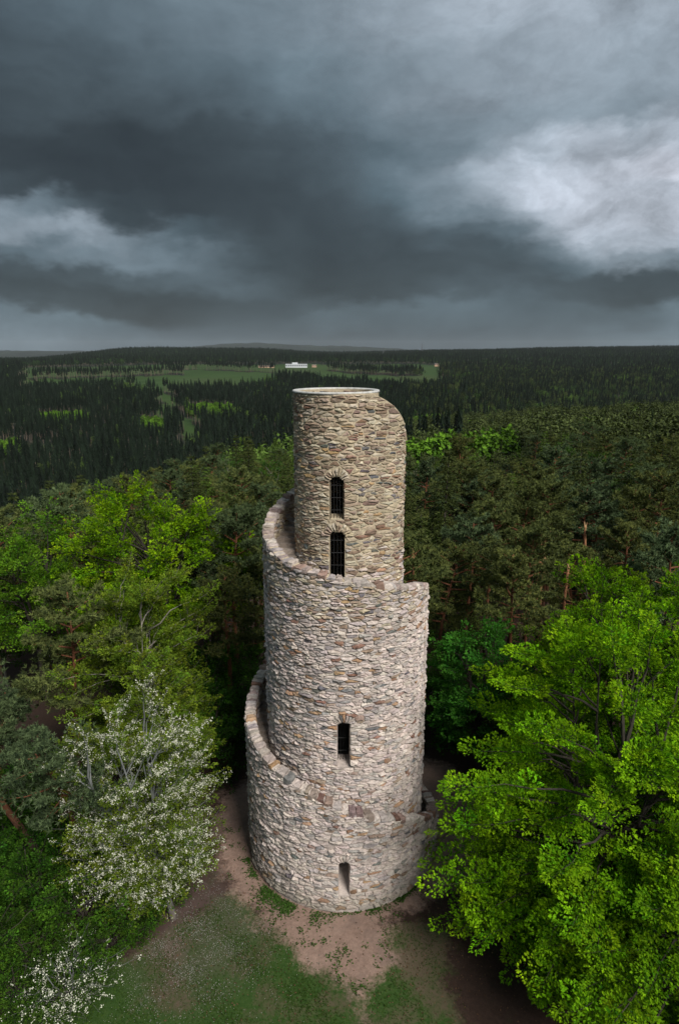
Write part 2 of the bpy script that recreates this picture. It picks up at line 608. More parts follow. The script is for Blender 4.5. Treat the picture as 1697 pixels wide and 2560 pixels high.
def build_ground():
    rad = np.concatenate([[0.0], np.arange(0.4, 14.0, 0.16), np.arange(14.3, 40, 0.8), np.geomspace(40, 600, 60), np.linspace(614, 2700, 150), np.geomspace(2760, 14000, 45)])
    th = np.concatenate([np.radians(np.arange(-36, 36, 0.3)), np.radians(np.linspace(36, 324, 150, endpoint=False))])
    NA = len(th)
    X = rad[:, None] * np.sin(th)[None, :]
    Y = rad[:, None] * np.cos(th)[None, :]
    Z = height(X, Y)
    near = np.hypot(X, Y)
    Z = np.where(near < 40, Z + 0.03 * np.sin(X * 1.7 + Y * 0.6) * np.cos(Y * 1.3) * np.clip((near - 5.6) / 3, 0, 1), Z)
    # distant wood on the ridges is rough
    far = near > 2500
    Z = np.where(far, Z + rng.uniform(-3, 5, Z.shape), Z)
    V = np.stack([X, Y, Z], -1).reshape(-1, 3)
    F = []
    i = np.arange(len(rad) - 1)[:, None] * NA
    j = np.arange(NA)[None, :]
    j2 = (j + 1) % NA
    Q = np.stack([i + j, i + NA + j, i + NA + j2, i + j2], -1).reshape(-1, 4)[:, ::-1]
    sd = poly_sd(X, Y, PATH)
    gsd = poly_sd(X, Y, GRASS)
    c = np.zeros(X.shape + (4,), np.float32)
    c[..., 0] = np.clip(0.5 + sd * 0.45, 0, 1)
    c[..., 1] = np.clip(0.5 + gsd * 0.4, 0, 1)
    c[..., 2] = (field_mask(X, Y) & (near > 100)).astype(float)
    pd = np.hypot((X + 6.6) / 3.2, (Y + 6.0) / 3.6)
    c[..., 3] = np.clip(1.25 - pd, 0, 1)
    m_, t, b = mat_new('ground')
    p = pos_of(t)
    at = t.new('ShaderNodeAttribute')
    at.attribute_name = 'Col'
    sp = t.new('ShaderNodeSeparateColor')
    t.l.new(at.outputs['Color'], sp.inputs[0])
    nA = t.noise(p, 1.1, 6, 0.65)
    nB = t.noise(p, 6.0, 5, 0.7)
    nC = t.noise(p, 26.0, 4, 0.7)
    nD = t.noise(p, 0.35, 4, 0.6)
    brk = t.math('ADD', t.math('MULTIPLY', nA.outputs[0], 0.75), t.math('MULTIPLY', nB.outputs[0], 0.45))
    fine = t.math('ADD', t.math('MULTIPLY', nB.outputs[0], 0.5), t.math('MULTIPLY', nC.outputs[0], 0.5))
    # forest litter
    litter = t.ramp(fine, [(0.25, (0.016, 0.010, 0.008)), (0.5, (0.045, 0.027, 0.020)), (0.75, (0.08, 0.049, 0.036))])
    moss = t.maprange(nA.outputs[0], 0.55, 0.66, 0, 0.55)
    litter = t.mix(moss, litter, (0.028, 0.042, 0.012))
    # short grass, brown where it is worn
    gr = t.ramp(fine, [(0.25, (0.014, 0.036, 0.006)), (0.5, (0.030, 0.066, 0.012)), (0.8, (0.070, 0.095, 0.03))])
    spx = t.new('ShaderNodeSeparateXYZ')
    t.l.new(p, spx.inputs[0])
    wx_ = t.maprange(spx.outputs[0], 0.0, 3.5, 0.0, 0.13)
    worn = t.maprange(t.math('ADD', wx_, t.math('ADD', nD.outputs[0], t.math('MULTIPLY', nB.outputs[0], 0.35))), 0.68, 0.86, 0, 0.8)
    gr = t.mix(worn, gr, (0.105, 0.072, 0.052))
    # trodden earth
    ea = t.ramp(t.math('ADD', t.math('MULTIPLY', nA.outputs[0], 0.6), t.math('MULTIPLY', nC.outputs[0], 0.4)),
                [(0.3, (0.160, 0.106, 0.082)), (0.5, (0.250, 0.168, 0.132)), (0.7, (0.310, 0.218, 0.172))])
    ea = t.vmath('SCALE', ea, scale=t.maprange(nB.outputs[0], 0.32, 0.68, 0.80, 1.14))
    dk = t.maprange(t.math('ADD', nD.outputs[0], t.math('MULTIPLY', t.math('SUBTRACT', nA.outputs[0], 0.5), 0.5)), 0.50, 0.66, 0, 0.6)
    ea = t.mix(dk, ea, (0.115, 0.082, 0.070))
    pe = t.maprange(nC.outputs[0], 0.60, 0.66, 0, 1)
    f_g = t.maprange(t.math('ADD', sp.outputs[1], t.math('SUBTRACT', brk, 0.6)), 0.42, 0.60, 0, 1)
    f_p = t.maprange(t.math('ADD', sp.outputs[0], t.math('MULTIPLY', t.math('SUBTRACT', brk, 0.6), 1.3)), 0.34, 0.68, 0, 1)
    c1 = t.mix(f_g, litter, gr)
    sprink = t.math('MULTIPLY', t.maprange(at.outputs['Alpha'], 0.0, 0.8, 0, 1), t.math('MULTIPLY', t.maprange(nA.outputs[0], 0.3, 0.55, 0.2, 1), 0.45))
    c1 = t.mix(sprink, c1, (0.115, 0.082, 0.075))
    c1 = t.mix(f_p, c1, ea)
    # meadows in the distance
    nF = t.noise(p, 0.004, 4, 0.5)
    me_ = t.ramp(nF.outputs[0], [(0.3, (0.020, 0.044, 0.010)), (0.5, (0.030, 0.062, 0.013)), (0.7, (0.040, 0.060, 0.018))])
    c1 = t.mix(sp.outputs[2], c1, me_)
    # wood too far away to tell the trees apart
    vl = t.new('ShaderNodeVectorMath', operation='LENGTH')
    t.l.new(p, vl.inputs[0])
    nG = t.noise(p, 0.0022, 5, 0.6)
    nH = t.noise(p, 0.05, 3, 0.7)
    wood = t.mix(t.maprange(nG.outputs[0], 0.45, 0.62, 0, 1), (0.007, 0.013, 0.009), (0.015, 0.026, 0.011))
    wood = t.vmath('SCALE', wood, scale=t.maprange(nH.outputs[0], 0.3, 0.7, 0.6, 1.4))
    ff = t.math('MULTIPLY', t.maprange(vl.outputs[1], 150, 260, 0, 1), t.math('SUBTRACT', 1.0, sp.outputs[2]))
    c1 = t.mix(ff, c1, wood)
    t.l.new(c1, b.inputs['Base Color'])
    b.inputs['Roughness'].default_value = 0.97
    bump(t, b, fine, 0.6, 0.05)
    me = mesh_np('ground', V, Q, m_, c.reshape(-1, 4), smooth=False)
    o = obj('ground', me, None, 'structure')
    return o


ground = build_ground()

# ------------------------------------------------------------------ the tower
RT = np.array([(-0.50, 5.45), (-0.25, 5.32), (-0.12, 5.15), (0.0, 5.05), (0.25, 4.86), (0.5, 4.63), (0.75, 4.42), (1.0, 4.05), (1.25, 3.68), (1.5, 3.40),
               (1.70, 3.17), (1.75, 3.14), (1.78, 3.06), (1.80, 2.93), (1.815, 2.75), (1.84, 2.46), (1.87, 2.20), (1.90, 2.07), (2.0, 2.03), (2.06, 2.03), (2.25, 2.16), (2.5, 2.0), (2.75, 1.83), (3.0, 2.0)])
ZT = np.array([(-0.50, 1.0), (-0.40, 1.2), (-0.30, 1.5), (-0.25, 1.8), (-0.18, 2.9), (-0.10, 4.35), (0.0, 5.65), (0.07, 6.55), (0.25, 8.2), (0.33, 9.3),
               (0.5, 11.2), (0.75, 14.65), (0.82, 15.5), (1.0, 16.55), (1.125, 17.15), (1.25, 17.95), (1.375, 19.1), (1.5, 20.3), (1.75, 22.5), (1.78, 23.1), (1.80, 23.5), (1.815, 23.82),
               (1.84, 24.15), (1.87, 24.38), (1.90, 24.44), (2.0, 24.45), (3.0, 24.45)])
T0, T1 = -0.46, 2.945
_tt = np.linspace(-0.5, 3.0, 1401)


def smooth_tab(tab, k):
    v = np.interp(_tt, tab[:, 0], tab[:, 1])
    w_ = np.ones(2 * k + 1) / (2 * k + 1)
    return np.convolve(np.pad(v, k, mode='edge'), w_, 'valid')


_r = smooth_tab(RT, 5)
_z = smooth_tab(ZT, 4)


def rt(t):
    return np.interp(t, _tt, _r)


def zt(t):
    return np.interp(t, _tt, _z)


def zfloor(t):
    return zt(t) - 1.08


def zbot(t):
    t = np.asarray(t, float)
    return np.where(t < 0.56, -0.25, zfloor(np.maximum(t - 1.0, -0.5)) - 0.25)


def radial(t):
    a = 2 * PI * np.asarray(t, float)
    return np.stack([-np.sin(a), -np.cos(a), np.zeros_like(a)], -1)


def wallpt(t, z, off=0.0):
    d = radial(t)
    r_ = (rt(t) + off)
    p = d * np.asarray(r_)[..., None]
    p[..., 2] = z
    return p


_s = np.concatenate(([0], np.cumsum(np.hypot(np.diff(_tt) * 2 * PI * (_r[1:] + _r[:-1]) / 2, np.diff(_r)))))


def s_of(t):
    return np.interp(t, _tt, _s)


def t_of(s):
    return np.interp(s, _s, _tt)


TH = 0.42
# name, t centre, half width (m), z bottom, z top, recess depth, barred
OPEN = [
    ('window', 2.010, 0.30, 18.75, 20.75, 0.45, True),
    ('doorway', 2.008, 0.35, 15.45, 18.15, 0.45, True),
    ('window', 0.992, 0.29, 7.15, 9.55, 0.62, True),
    ('window', -0.007, 0.25, 0.75, 2.72, 1.20, False),
]
OP = []
for nm, tcn_, hw, z0, z1, dp, bar in OPEN:
    sc = s_of(tcn_)
    OP.append(dict(name=nm, s=sc, hw=hw, z0=z0, z1=z1, dp=dp, bar=bar, ta=float(t_of(sc - hw)), tb=float(t_of(sc + hw)), t=tcn_))

tower = empty('stone_tower')
tag(tower, 'tall round rubble-stone lookout tower with outer spiral stair and pale rim', 'tower')


def build_wall():
    ts = list(np.arange(T0, T1, 0.006)) + [T1]
    for o in OP:
        ts = [t for t in ts if not (o['ta'] - 0.002 < t < o['tb'] + 0.002)]
        ts += list(np.linspace(o['ta'], o['tb'], 4))
    ts = np.array(sorted(ts))
    b = MB()
    nT = len(ts)

    def strip(za, zb, off, flip, cond=None):
        for i in range(nT - 1):
            ta, tb = ts[i], ts[i + 1]
            if cond is not None and not cond((ta + tb) / 2):
                continue
            A = [(ta, za(ta)), (tb, za(tb)), (tb, zb(tb)), (ta, zb(ta))]
            V = [wallpt(np.float64(t), z, off) for t, z in A]
            b.add(V, [[0, 1, 2, 3] if flip else [3, 2, 1, 0]])

    # outer face with the openings left out
    for i in range(nT - 1):
        ta, tb = ts[i], ts[i + 1]
        tm = (ta + tb) / 2
        cuts = [(o['z0'], o['z1']) for o in OP if o['ta'] - 1e-6 < tm < o['tb'] + 1e-6]
        cuts.sort()
        segs = []
        lo_a, lo_b = float(zbot(ta)), float(zbot(tb))
        for z0, z1 in cuts:
            segs.append((lo_a, lo_b, z0, z0))
            lo_a = lo_b = z1
        segs.append((lo_a, lo_b, float(zt(ta)), float(zt(tb))))
        for a0, b0, a1, b1 in segs:
            V = [wallpt(np.float64(ta), a0), wallpt(np.float64(tb), b0), wallpt(np.float64(tb), b1), wallpt(np.float64(ta), a1)]
            b.add(V, [[3, 2, 1, 0]])
    # top and inner face
    for i in range(nT - 1):
        ta, tb = np.float64(ts[i]), np.float64(ts[i + 1])
        za, zb = zt(ta), zt(tb)
        th_a = TH if ta < 1.98 else 0.34
        V = [wallpt(ta, za), wallpt(tb, zb), wallpt(tb, zb, -th_a), wallpt(ta, za, -th_a)]
        b.add(V, [[3, 2, 1, 0]])
        fa, fb = zfloor(ta) - 0.3, zfloor(tb) - 0.3
        V = [wallpt(ta, fa, -th_a), wallpt(tb, fb, -th_a), wallpt(tb, zb, -th_a), wallpt(ta, za, -th_a)]
        b.add(V, [[0, 1, 2, 3]])
    # the start of the spiral wall is closed by an end face
    t = np.float64(T0)
    V = [wallpt(t, -0.25), wallpt(t, zt(t)), wallpt(t, zt(t), -TH), wallpt(t, -0.25, -TH)]
    b.add(V, [[0, 1, 2, 3]])
    # reveals
    for o in OP:
        ta, tb = np.float64(o['ta']), np.float64(o['tb'])
        d = -radial(np.float64(o['t']))
        dp = o['dp'] + 0.25
        rise = 0.75 if not o['bar'] else (0.10 if o['name'] == 'window' else 0.0)
        fl = wallpt(ta, o['z0']); fr = wallpt(tb, o['z0'])
        tl = wallpt(ta, o['z1']); tr_ = wallpt(tb, o['z1'])
        up = np.array([0, 0, rise])
        V = [fl, fr, tr_, tl, fl + d * dp + up, fr + d * dp + up, tr_ + d * dp, tl + d * dp]
        F = [[0, 4, 5, 1], [1, 5, 6, 2], [2, 6, 7, 3], [3, 7, 4, 0]]
        b.add(V, F)
    me = b.mesh('wall', M_MORTAR)
    return obj('wall', me, tower)


wall = build_wall()

# dark hollow inside: a floor above and below the openings is not needed, the shaft is closed by the platform
b = MB()
ring = [(-0.165 + 1.9 * math.cos(a), 1.9 * math.sin(a), 23.35) for a in np.linspace(0, 2 * PI, 40, endpoint=False)]
b.add(ring, [list(range(40))])
obj('platform', b.mesh('platform', M_FLOOR), tower)


# ---- rim round the platform: a rolled pale rail on a flat band
def build_rim():
    b = MB()
    n = 72
    prof = [(2.03, 24.42), (2.045, 24.44), (2.045, 24.48), (2.02, 24.515), (1.97, 24.52), (1.84, 24.505), (1.78, 24.50), (1.765, 24.47), (1.78, 24.42)]
    V, F = [], []
    for i in range(n):
        a = 2 * PI * i / n
        for r_, z in prof:
            V.append((-0.165 + r_ * math.cos(a), r_ * math.sin(a), z))
    k = len(prof)
    for i in range(n):
        i2 = (i + 1) % n
        for j in range(k - 1):
            F.append([i * k + j, i2 * k + j, i2 * k + j + 1, i * k + j + 1])
    b.add(V, F)
    me = b.mesh('rim', M_RIM, True)
    o = obj('rim', me, tower)
    o['label'] = 'pale grey rim round the tower top'


build_rim()

# ---- steps of the spiral stair
step_n = 0
t = -0.30
floor_b = MB()
while t < 1.86:
    z = float(zfloor(t))
    rise = 0.19
    t2 = t
    while t2 < t + 0.06 and float(zfloor(t2)) < z + rise:
        t2 += 0.001
    tm = t2 + 0.004
    V = []
    for tt in (t, (t + tm) / 2, tm):
        ro = float(rt(tt)) - TH + 0.05
        ri = float(rt(tt + 1.0)) - 0.12
        d = radial(np.float64(tt))
        for r_, zz in ((ri, z - 0.35), (ro, z - 0.35), (ro, z + random.uniform(-.012, .012)), (ri, z + random.uniform(-.012, .012))):
            V.append((d[0] * r_, d[1] * r_, zz))
    F = [[0, 3, 2, 1], [8, 9, 10, 11]]
    for k in (0, 4):
        F += [[k + 0, k + 1, k + 5, k + 4], [k + 1, k + 2, k + 6, k + 5], [k + 2, k + 3, k + 7, k + 6], [k + 3, k, k + 4, k + 7]]
    b = MB()
    g_ = random.uniform(0.8, 1.2)
    b.add(V, F, (0.30 * g_, 0.25 * g_, 0.21 * g_))
    obj('step', b.mesh('step', M_STONE), tower)
    t = t2
    step_n += 1
# landing at the foot of the stair
b = MB()
V = []
tl_ = np.linspace(T0, -0.29, 12)
for tt in tl_:
    d = radial(np.float64(tt))
    for r_ in (float(rt(tt + 1)) - 0.1, float(rt(tt)) - TH + 0.05):
        V.append((d[0] * r_, d[1] * r_, float(zfloor(-0.30)) - 0.004))
b.add(V, [[2 * i, 2 * i + 1, 2 * i + 3, 2 * i + 2] for i in range(11)])
obj('landing', b.mesh('landing', M_FLOOR), tower)

# ---- rubble stones: irregular cells on the unrolled wall, each a chipped block
PAL_LO = [((.56, .475, .43), 44), ((.60, .52, .46), 24), ((.47, .415, .385), 18), ((.35, .32, .305), 6), ((.34, .25, .195), 4), ((.42, .27, .165), 2), ((.29, .17, .12), 2), ((.165, .16, .16), 2)]
PAL_UP = [((.47, .385, .275), 28), ((.53, .46, .35), 22), ((.37, .285, .21), 18), ((.265, .19, .14), 14), ((.25, .15, .105), 5), ((.42, .28, .15), 3), ((.145, .14, .14), 5)]
PAL_COPE = [((.36, .28, .245), 26), ((.43, .365, .325), 34), ((.28, .185, .15), 12), ((.50, .43, .385), 24), ((.36, .21, .12), 4)]


PAL_DARK = [((.27, .20, .17), 40), ((.22, .13, .10), 25), ((.34, .26, .22), 25), ((.34, .18, .10), 10)]


def pick(pal, rr):
    cs = [c for c, _ in pal]
    ws = [w_ for _, w_ in pal]
    c = rr.choices(cs, ws)[0]
    k = rr.uniform(0.82, 1.15)
    return tuple(max(0.02, x * k + rr.uniform(-.012, .012)) for x in c)


def clip(poly, nx, ny, d):
    """keep the side nx*x+ny*y <= d"""
    out = []
    n_ = len(poly)
    for i in range(n_):
        ax, ay = poly[i]
        bx, by = poly[(i + 1) % n_]
        da = nx * ax + ny * ay - d
        db = nx * bx + ny * by - d
        if da <= 0:
            out.append((ax, ay))
        if (da < 0 < db) or (db < 0 < da):
            k = da / (da - db)
            out.append((ax + (bx - ax) * k, ay + (by - ay) * k))
    return out


AX = 0.36


def make_cells(pts):
    P = [(x * AX, y) for x, y in pts]
    G = 0.42
    grid = {}
    for i, (x, y) in enumerate(P):
        grid.setdefault((int(math.floor(x / G)), int(math.floor(y / G))), []).append(i)
    res = []
    for i, (x, y) in enumerate(P):
        gx, gy = int(math.floor(x / G)), int(math.floor(y / G))
        nb = []
        for a in (-1, 0, 1):
            for c in (-1, 0, 1):
                for j in grid.get((gx + a, gy + c), ()):
                    if j != i:
                        qx, qy = P[j]
                        nb.append(((qx - x) ** 2 + (qy - y) ** 2, qx, qy))
        nb.sort()
        poly = [(x - .2, y - .2), (x + .2, y - .2), (x + .2, y + .2), (x - .2, y + .2)]
        for d2, qx, qy in nb[:24]:
            mr = max((px - x) ** 2 + (py - y) ** 2 for px, py in poly)
            if d2 > 4 * mr:
                break
            nx, ny = qx - x, qy - y
            poly = clip(poly, nx, ny, nx * (x + qx) / 2 + ny * (y + qy) / 2)
            if len(poly) < 3:
                break
        res.append([(px / AX, py) for px, py in poly])
    return res


def stone_geo(poly, f3, rr, gap, out, rough):
    """poly in (u,z), f3 maps (u,z,offset) to a point -> verts, faces"""
    cx = sum(p[0] for p in poly) / len(poly)
    cz = sum(p[1] for p in poly) / len(poly)
    ring = []
    n_ = len(poly)
    for i in range(n_):
        ax, ay = poly[i]
        bx, by = poly[(i + 1) % n_]
        L = math.hypot(bx - ax, by - ay)
        if L < 0.02:
            continue
        ring.append((ax, ay))
        if L > 0.17:
            k = rr.uniform(.35, .65)
            j = rr.uniform(-.03, .012)
            nx, ny = (by - ay) / L, -(bx - ax) / L
            ring.append((ax + (bx - ax) * k + nx * j, ay + (by - ay) * k + ny * j))
    m_ = len(ring)
    if m_ < 4:
        return None
    ex = max(abs(p[0] - cx) for p in ring)
    ez = max(abs(p[1] - cz) for p in ring)
    sh = [max(0.55, 1 - (gap * rr.uniform(.5, 1.7)) / max(math.hypot(p[0] - cx, p[1] - cz), .03)) for p in ring]
    tu, tz = rr.uniform(-.6, .6), rr.uniform(-1.0, .35)
    V = []
    for p, k in zip(ring, sh):
        V.append(f3(cx + (p[0] - cx) * k, cz + (p[1] - cz) * k, -.03))
    for p, k in zip(ring, sh):
        q = k * rr.uniform(.84, .97)
        du, dz = (p[0] - cx) * q, (p[1] - cz) * q
        V.append(f3(cx + du, cz + dz, out * (0.62 + rr.uniform(-.3, .3)) + rough * (tu * du / max(ex, .05) + tz * dz / max(ez, .03))))
    q0 = rr.uniform(.35, .6)
    for p, k in zip(ring, sh):
        q = k * q0 * rr.uniform(.8, 1.2)
        du, dz = (p[0] - cx) * q, (p[1] - cz) * q
        V.append(f3(cx + du, cz + dz, out * (1.0 + rr.uniform(-.25, .25)) + rough * (tu * du / max(ex, .05) + tz * dz / max(ez, .03))))
    V.append(f3(cx, cz, out * rr.uniform(.9, 1.15)))
    F = []
    for lev in (0, 1):
        for i in range(m_):
            j = (i + 1) % m_
            F.append([lev * m_ + j, lev * m_ + i, (lev + 1) * m_ + i, (lev + 1) * m_ + j])
    for i in range(m_):
        F.append([2 * m_ + (i + 1) % m_, 2 * m_ + i, 3 * m_])
    return V, F


def course_points(u0, u1, z0, z1, rr, k=1.0):
    pts = []
    z = z0
    while z < z1:
        h = rr.choice([.07, .08, .10, .11, .13, .16, .20]) * k
        u = u0 + rr.uniform(0, .4)
        while u < u1:
            w_ = min(max(rr.lognormvariate(math.log(.34 * k), .62), .10), 1.1)
            zz = z + h / 2 + rr.uniform(-.44, .44) * h + .05 * math.sin(u * 1.1 + z)
            pts.append((u + w_ / 2, zz))
            if h > .19 and rr.random() < .35:
                pts[-1] = (u + w_ / 2, zz - h * .26)
                pts.append((u + w_ / 2 + rr.uniform(-.05, .05), zz + h * .28))
            u += w_
        z += h
    return pts


stone_bits = []        # (visible size, verts, faces, colour)


def front_of(p):
    v = np.array(CAM) - np.asarray(p)
    return v / np.linalg.norm(v)


def fast_map(f_r):
    def f3(u, z, off):
        t_ = float(np.interp(u, _s, _tt))
        r_ = f_r(t_) + off
        a = 2 * PI * t_
        return (-math.sin(a) * r_, -math.cos(a) * r_, z)
    return f3


def rt1(t_):
    return float(np.interp(t_, _tt, _r))


def lay_stones(u0, u1, zlo, zhi, f3, rr, pal, gap, out, rough, holes=(), k=1.0, sign=1.0, lab=True):
    """zlo, zhi: functions of u"""
    us = np.linspace(u0, u1, 80)
    za = min(zlo(u) for u in us)
    zb = max(zhi(u) for u in us)
    pts = []
    for (u, z) in course_points(u0, u1, za, zb, rr, k):
        if not (u0 < u < u1 and zlo(u) + .02 < z < zhi(u) - .02):
            continue
        bad = False
        for o in holes:
            if abs(u - o['s']) < o['hw'] + .03 and o['z0'] - .06 < z < o['z1'] + .02:
                bad = True
            if math.hypot(u - o['s'], (z - (o['z1'] - .22)) * 1.0) < o['ro'] - .05 and z > o['z1'] - .22:
                bad = True
        if not bad:
            pts.append((u, z))
    cells = make_cells(pts)
    for (u, z), poly in zip(pts, cells):
        if len(poly) < 3:
            continue
        top = zhi(u)
        sl = (zhi(u + .08) - zhi(u - .08)) / .16
        poly = clip(poly, -sl, 1, top - .01 - sl * u)
        for o in holes:
            if abs(u - o['s']) < o['hw'] + .7 and o['z0'] - .4 < z < o['z1'] + 1.0 and len(poly) > 2:
                if o['z0'] - .06 <= z <= o['z1'] - .1:
                    if u < o['s']:
                        poly = clip(poly, 1, 0, o['s'] - o['hw'] - .005)
                    else:
                        poly = clip(poly, -1, 0, -(o['s'] + o['hw'] + .005))
                elif z < o['z0']:
                    poly = clip(poly, 0, 1, o['z0'] - .005)
                else:
                    dx_, dz_ = u - o['s'], z - (o['z1'] - .22)
                    L = math.hypot(dx_, dz_)
                    nx, nz = -dx_ / L, -dz_ / L
                    poly = clip(poly, nx, nz, nx * (o['s']) + nz * (o['z1'] - .22) - o['ro'] * .98)
        if len(poly) < 3:
            continue
        p_ = pal(u, z)
        gp, ou, ro_ = gap(u, z), out(u, z), rough(u, z)
        g_ = stone_geo(poly, f3, rr, gp, ou * (rr.uniform(.4, 1.5) if rr.random() < .9 else rr.uniform(1.5, 2.2)), ro_ * rr.uniform(.6, 1.6))
        if g_ is None:
            continue
        V, F = g_
        if sign < 0:
            F = [f[::-1] for f in F]
        c = f3(u, z, 0)
        w_ = max(p[0] for p in poly) - min(p[0] for p in poly)
        h_ = max(p[1] for p in poly) - min(p[1] for p in poly)
        nrm = unit(np.array([c[0], c[1], 0.0])) * sign
        vis = w_ * h_ * max(0.0, float(np.dot(nrm, front_of(c))))
        stone_bits.append((vis if lab else 0.0, V, F, pick(p_, rr)))


for o in OP:
    o['ro'] = o['hw'] + .34
rs = random.Random(11)


def upness(u, z):
    return min(1.0, max(0.0, (z + .35 * math.sin(u * 3.1) - 15.0) / 2.2)) if t_of(u) > 1.55 else min(.35, max(0.0, (z - 13) / 8))


def pal_f(u, z):
    return PAL_UP if rs.random() < upness(u, z) else PAL_LO


def gap_f(u, z):
    return .009 + .015 * upness(u, z)


def out_f(u, z):
    return .066 - .024 * upness(u, z)


def rough_f(u, z):
    return .062 - .026 * upness(u, z)


f_out = fast_map(rt1)
# the stretches of wall that face the clearing, one turn after the other
for ta, tb in ((-0.37, 0.37), (0.63, 1.37), (1.63, 2.37)):
    hs = [o for o in OP if ta < o['t'] < tb]
    lay_stones(float(s_of(ta)), float(s_of(tb)), lambda u: float(zbot(t_of(u))) + .27, lambda u: float(zt(t_of(u))) - .03,
               f_out, rs, pal_f, gap_f, out_f, rough_f, hs, 1.22 if ta > 1.5 else 1.05)
# inner faces of the parapets seen over the stair
for ta, tb in ((0.14, 0.50), (1.10, 1.52), (-0.46, -0.18)):
    f_in = fast_map(lambda t_: rt1(t_) - TH)
    lay_stones(float(s_of(ta)), float(s_of(tb)), lambda u: float(zfloor(t_of(u))), lambda u: float(zt(t_of(u))) - .03,
               lambda u, z, off: f_in(u, z, -off), rs, lambda u, z: PAL_UP if rs.random() < .5 else PAL_LO, gap_f, lambda u, z: .035, lambda u, z: .02, (), 1.0, -1.0)
# inside of the drum under the rim
lay_stones(float(s_of(2.25)), float(s_of(2.78)), lambda u: 23.4, lambda u: 24.40,
           lambda u, z, off: fast_map(lambda t_: rt1(t_) - .34)(u, z, -off), rs, lambda u, z: PAL_UP, gap_f, lambda u, z: .03, lambda u, z: .015, (), 1.0, -1.0)

# stones standing on edge round the heads of the openings
for o in OP:
    nv = 11 if o['hw'] > .28 else 9
    cz_ = o['z1'] - .22
    for k in range(nv):
        a0 = PI * (k + .06) / nv
        a1 = PI * (k + .94) / nv
        ri0 = o['hw'] * rs.uniform(.72, .98)
        ro0 = o['ro'] * rs.uniform(.86, 1.12)
        if k in (0, nv - 1):
            ri0 = o['hw'] * 1.02
        ys = 1.0 if o['z0'] > 15 else .45
        poly = []
        for a, r_ in ((a0, ri0), (a0, ro0), ((a0 + a1) / 2, ro0 * 1.04), (a1, ro0), (a1, ri0), ((a0 + a1) / 2, ri0 * .93)):
            poly.append((o['s'] + r_ * math.cos(a), (cz_ + r_ * math.sin(a) * .98) if (r_ > o['hw'] * 1.2 or ys == 1.0) else o['z1'] - .05 + (.10 * ys) * math.sin(a) + rs.uniform(-.05, .03)))
        g_ = stone_geo(poly, f_out, rs, .008, .085 * rs.uniform(.7, 1.4), .03)
        if g_:
            V, F = g_
            stone_bits.append((0.2 + rs.random() * .01, V, F, pick(PAL_LO if o['z0'] < 15 else PAL_UP[:3], rs)))

order = sorted(range(len(stone_bits)), key=lambda i: -stone_bits[i][0])
single = set(order[:300])
b = MB()
for i, (vis, V, F, c) in enumerate(stone_bits):
    if i in single:
        sb = MB()
        o_ = np.mean(np.array(V), 0)
        sb.add([np.array(v) - o_ for v in V], F, c)
        so = obj('stone', sb.mesh('stone', M_STONE), wall)
        so.location = o_
    else:
        b.add(V, F, c)
sw = obj('stonework', b.mesh('stonework', M_STONE), wall, 'stuff')

# ---- coping stones along the parapet
rc = random.Random(5)
t = -0.44
while t < 1.752:
    L = rc.uniform(.18, .50)
    dt = L / (2 * PI * rt1(t))
    t2 = t + dt * .95
    z_ = float(max(zt(t), zt(t2))) if rc.random() < .5 else float((zt(t) + zt(t2)) / 2) + .04
    ztop = z_ + rc.uniform(-.01, .10)
    zlo_ = float(min(zt(t), zt(t2))) - (.10 if t < 1.66 else .26)
    o_ = wallpt(np.float64((t + t2) / 2), zlo_, -TH / 2)
    V = []
    for zz, sh in ((zlo_, 1.0), (ztop - .05, 1.0), (ztop, .68)):
        for tt, off in ((t, .05), ((t + t2) / 2, .07), (t2, .05), (t2, -TH / 2), (t2, -TH - .04), ((t + t2) / 2, -TH - .05), (t, -TH - .04), (t, -TH / 2)):
            tc_ = (t + t2) / 2 + (tt - (t + t2) / 2) * sh
            oc_ = -TH / 2 + (off + TH / 2) * sh
            if t > 1.66:
                zz = zz if sh == 1.0 and zz == zlo_ else float(zt(tc_)) + .05 - (.05 if sh == 1.0 else 0.0)
            p = wallpt(np.float64(tc_), zz, oc_) + np.array([rc.uniform(-.042, .042) for _ in range(3)])
            V.append(p - o_)
    F = []
    for lev in (0, 1):
        for i in range(8):
            j = (i + 1) % 8
            F.append([lev * 8 + i, lev * 8 + j, lev * 8 + 8 + j, lev * 8 + 8 + i][::-1])
    F.append([16 + i for i in range(8)][::-1])
    cb = MB()
    cb.add(V, F, pick((PAL_DARK[:3] if rc.random() < .65 else PAL_LO[1:3]) if t < .05 else PAL_UP if t > 1.6 else PAL_COPE if rc.random() < .6 else PAL_LO, rc))
    co = obj('coping_stone', cb.mesh('coping_stone', M_STONE), wall)
    co.location = o_
    t += dt

# ---- iron grilles
for o in OP:
    if not o['bar']:
        continue
    b = MB()
    d = -radial(np.float64(o['t']))
    base = wallpt(np.float64(o['t']), 0.0) + d * (o['dp'] - (.30 if o['z0'] > 15 else .10))
    tan = np.array([-d[1], d[0], 0.0])
    zb_, ze_ = o['z0'] - .02 + (0.08 if o['z0'] < 15 else 0.0), o['z1'] + .02
    for k in range(5):
        x = (k - 2) / 2 * (o['hw'] - .03)
        p = base + tan * x
        b.tube([(p[0], p[1], zb_), (p[0], p[1], ze_)], [.014, .014], 6)
    nz = 3 if ze_ - zb_ < 2.5 else 4
    for k in range(nz):
        z = zb_ + (ze_ - zb_) * (k + .75) / (nz + .5)
        p0, p1 = base - tan * (o['hw'] + .01), base + tan * (o['hw'] + .01)
        b.tube([(p0[0], p0[1], z), (p1[0], p1[1], z)], [.017, .017], 6)
    obj('grille', b.mesh('grille', M_IRON), tower)


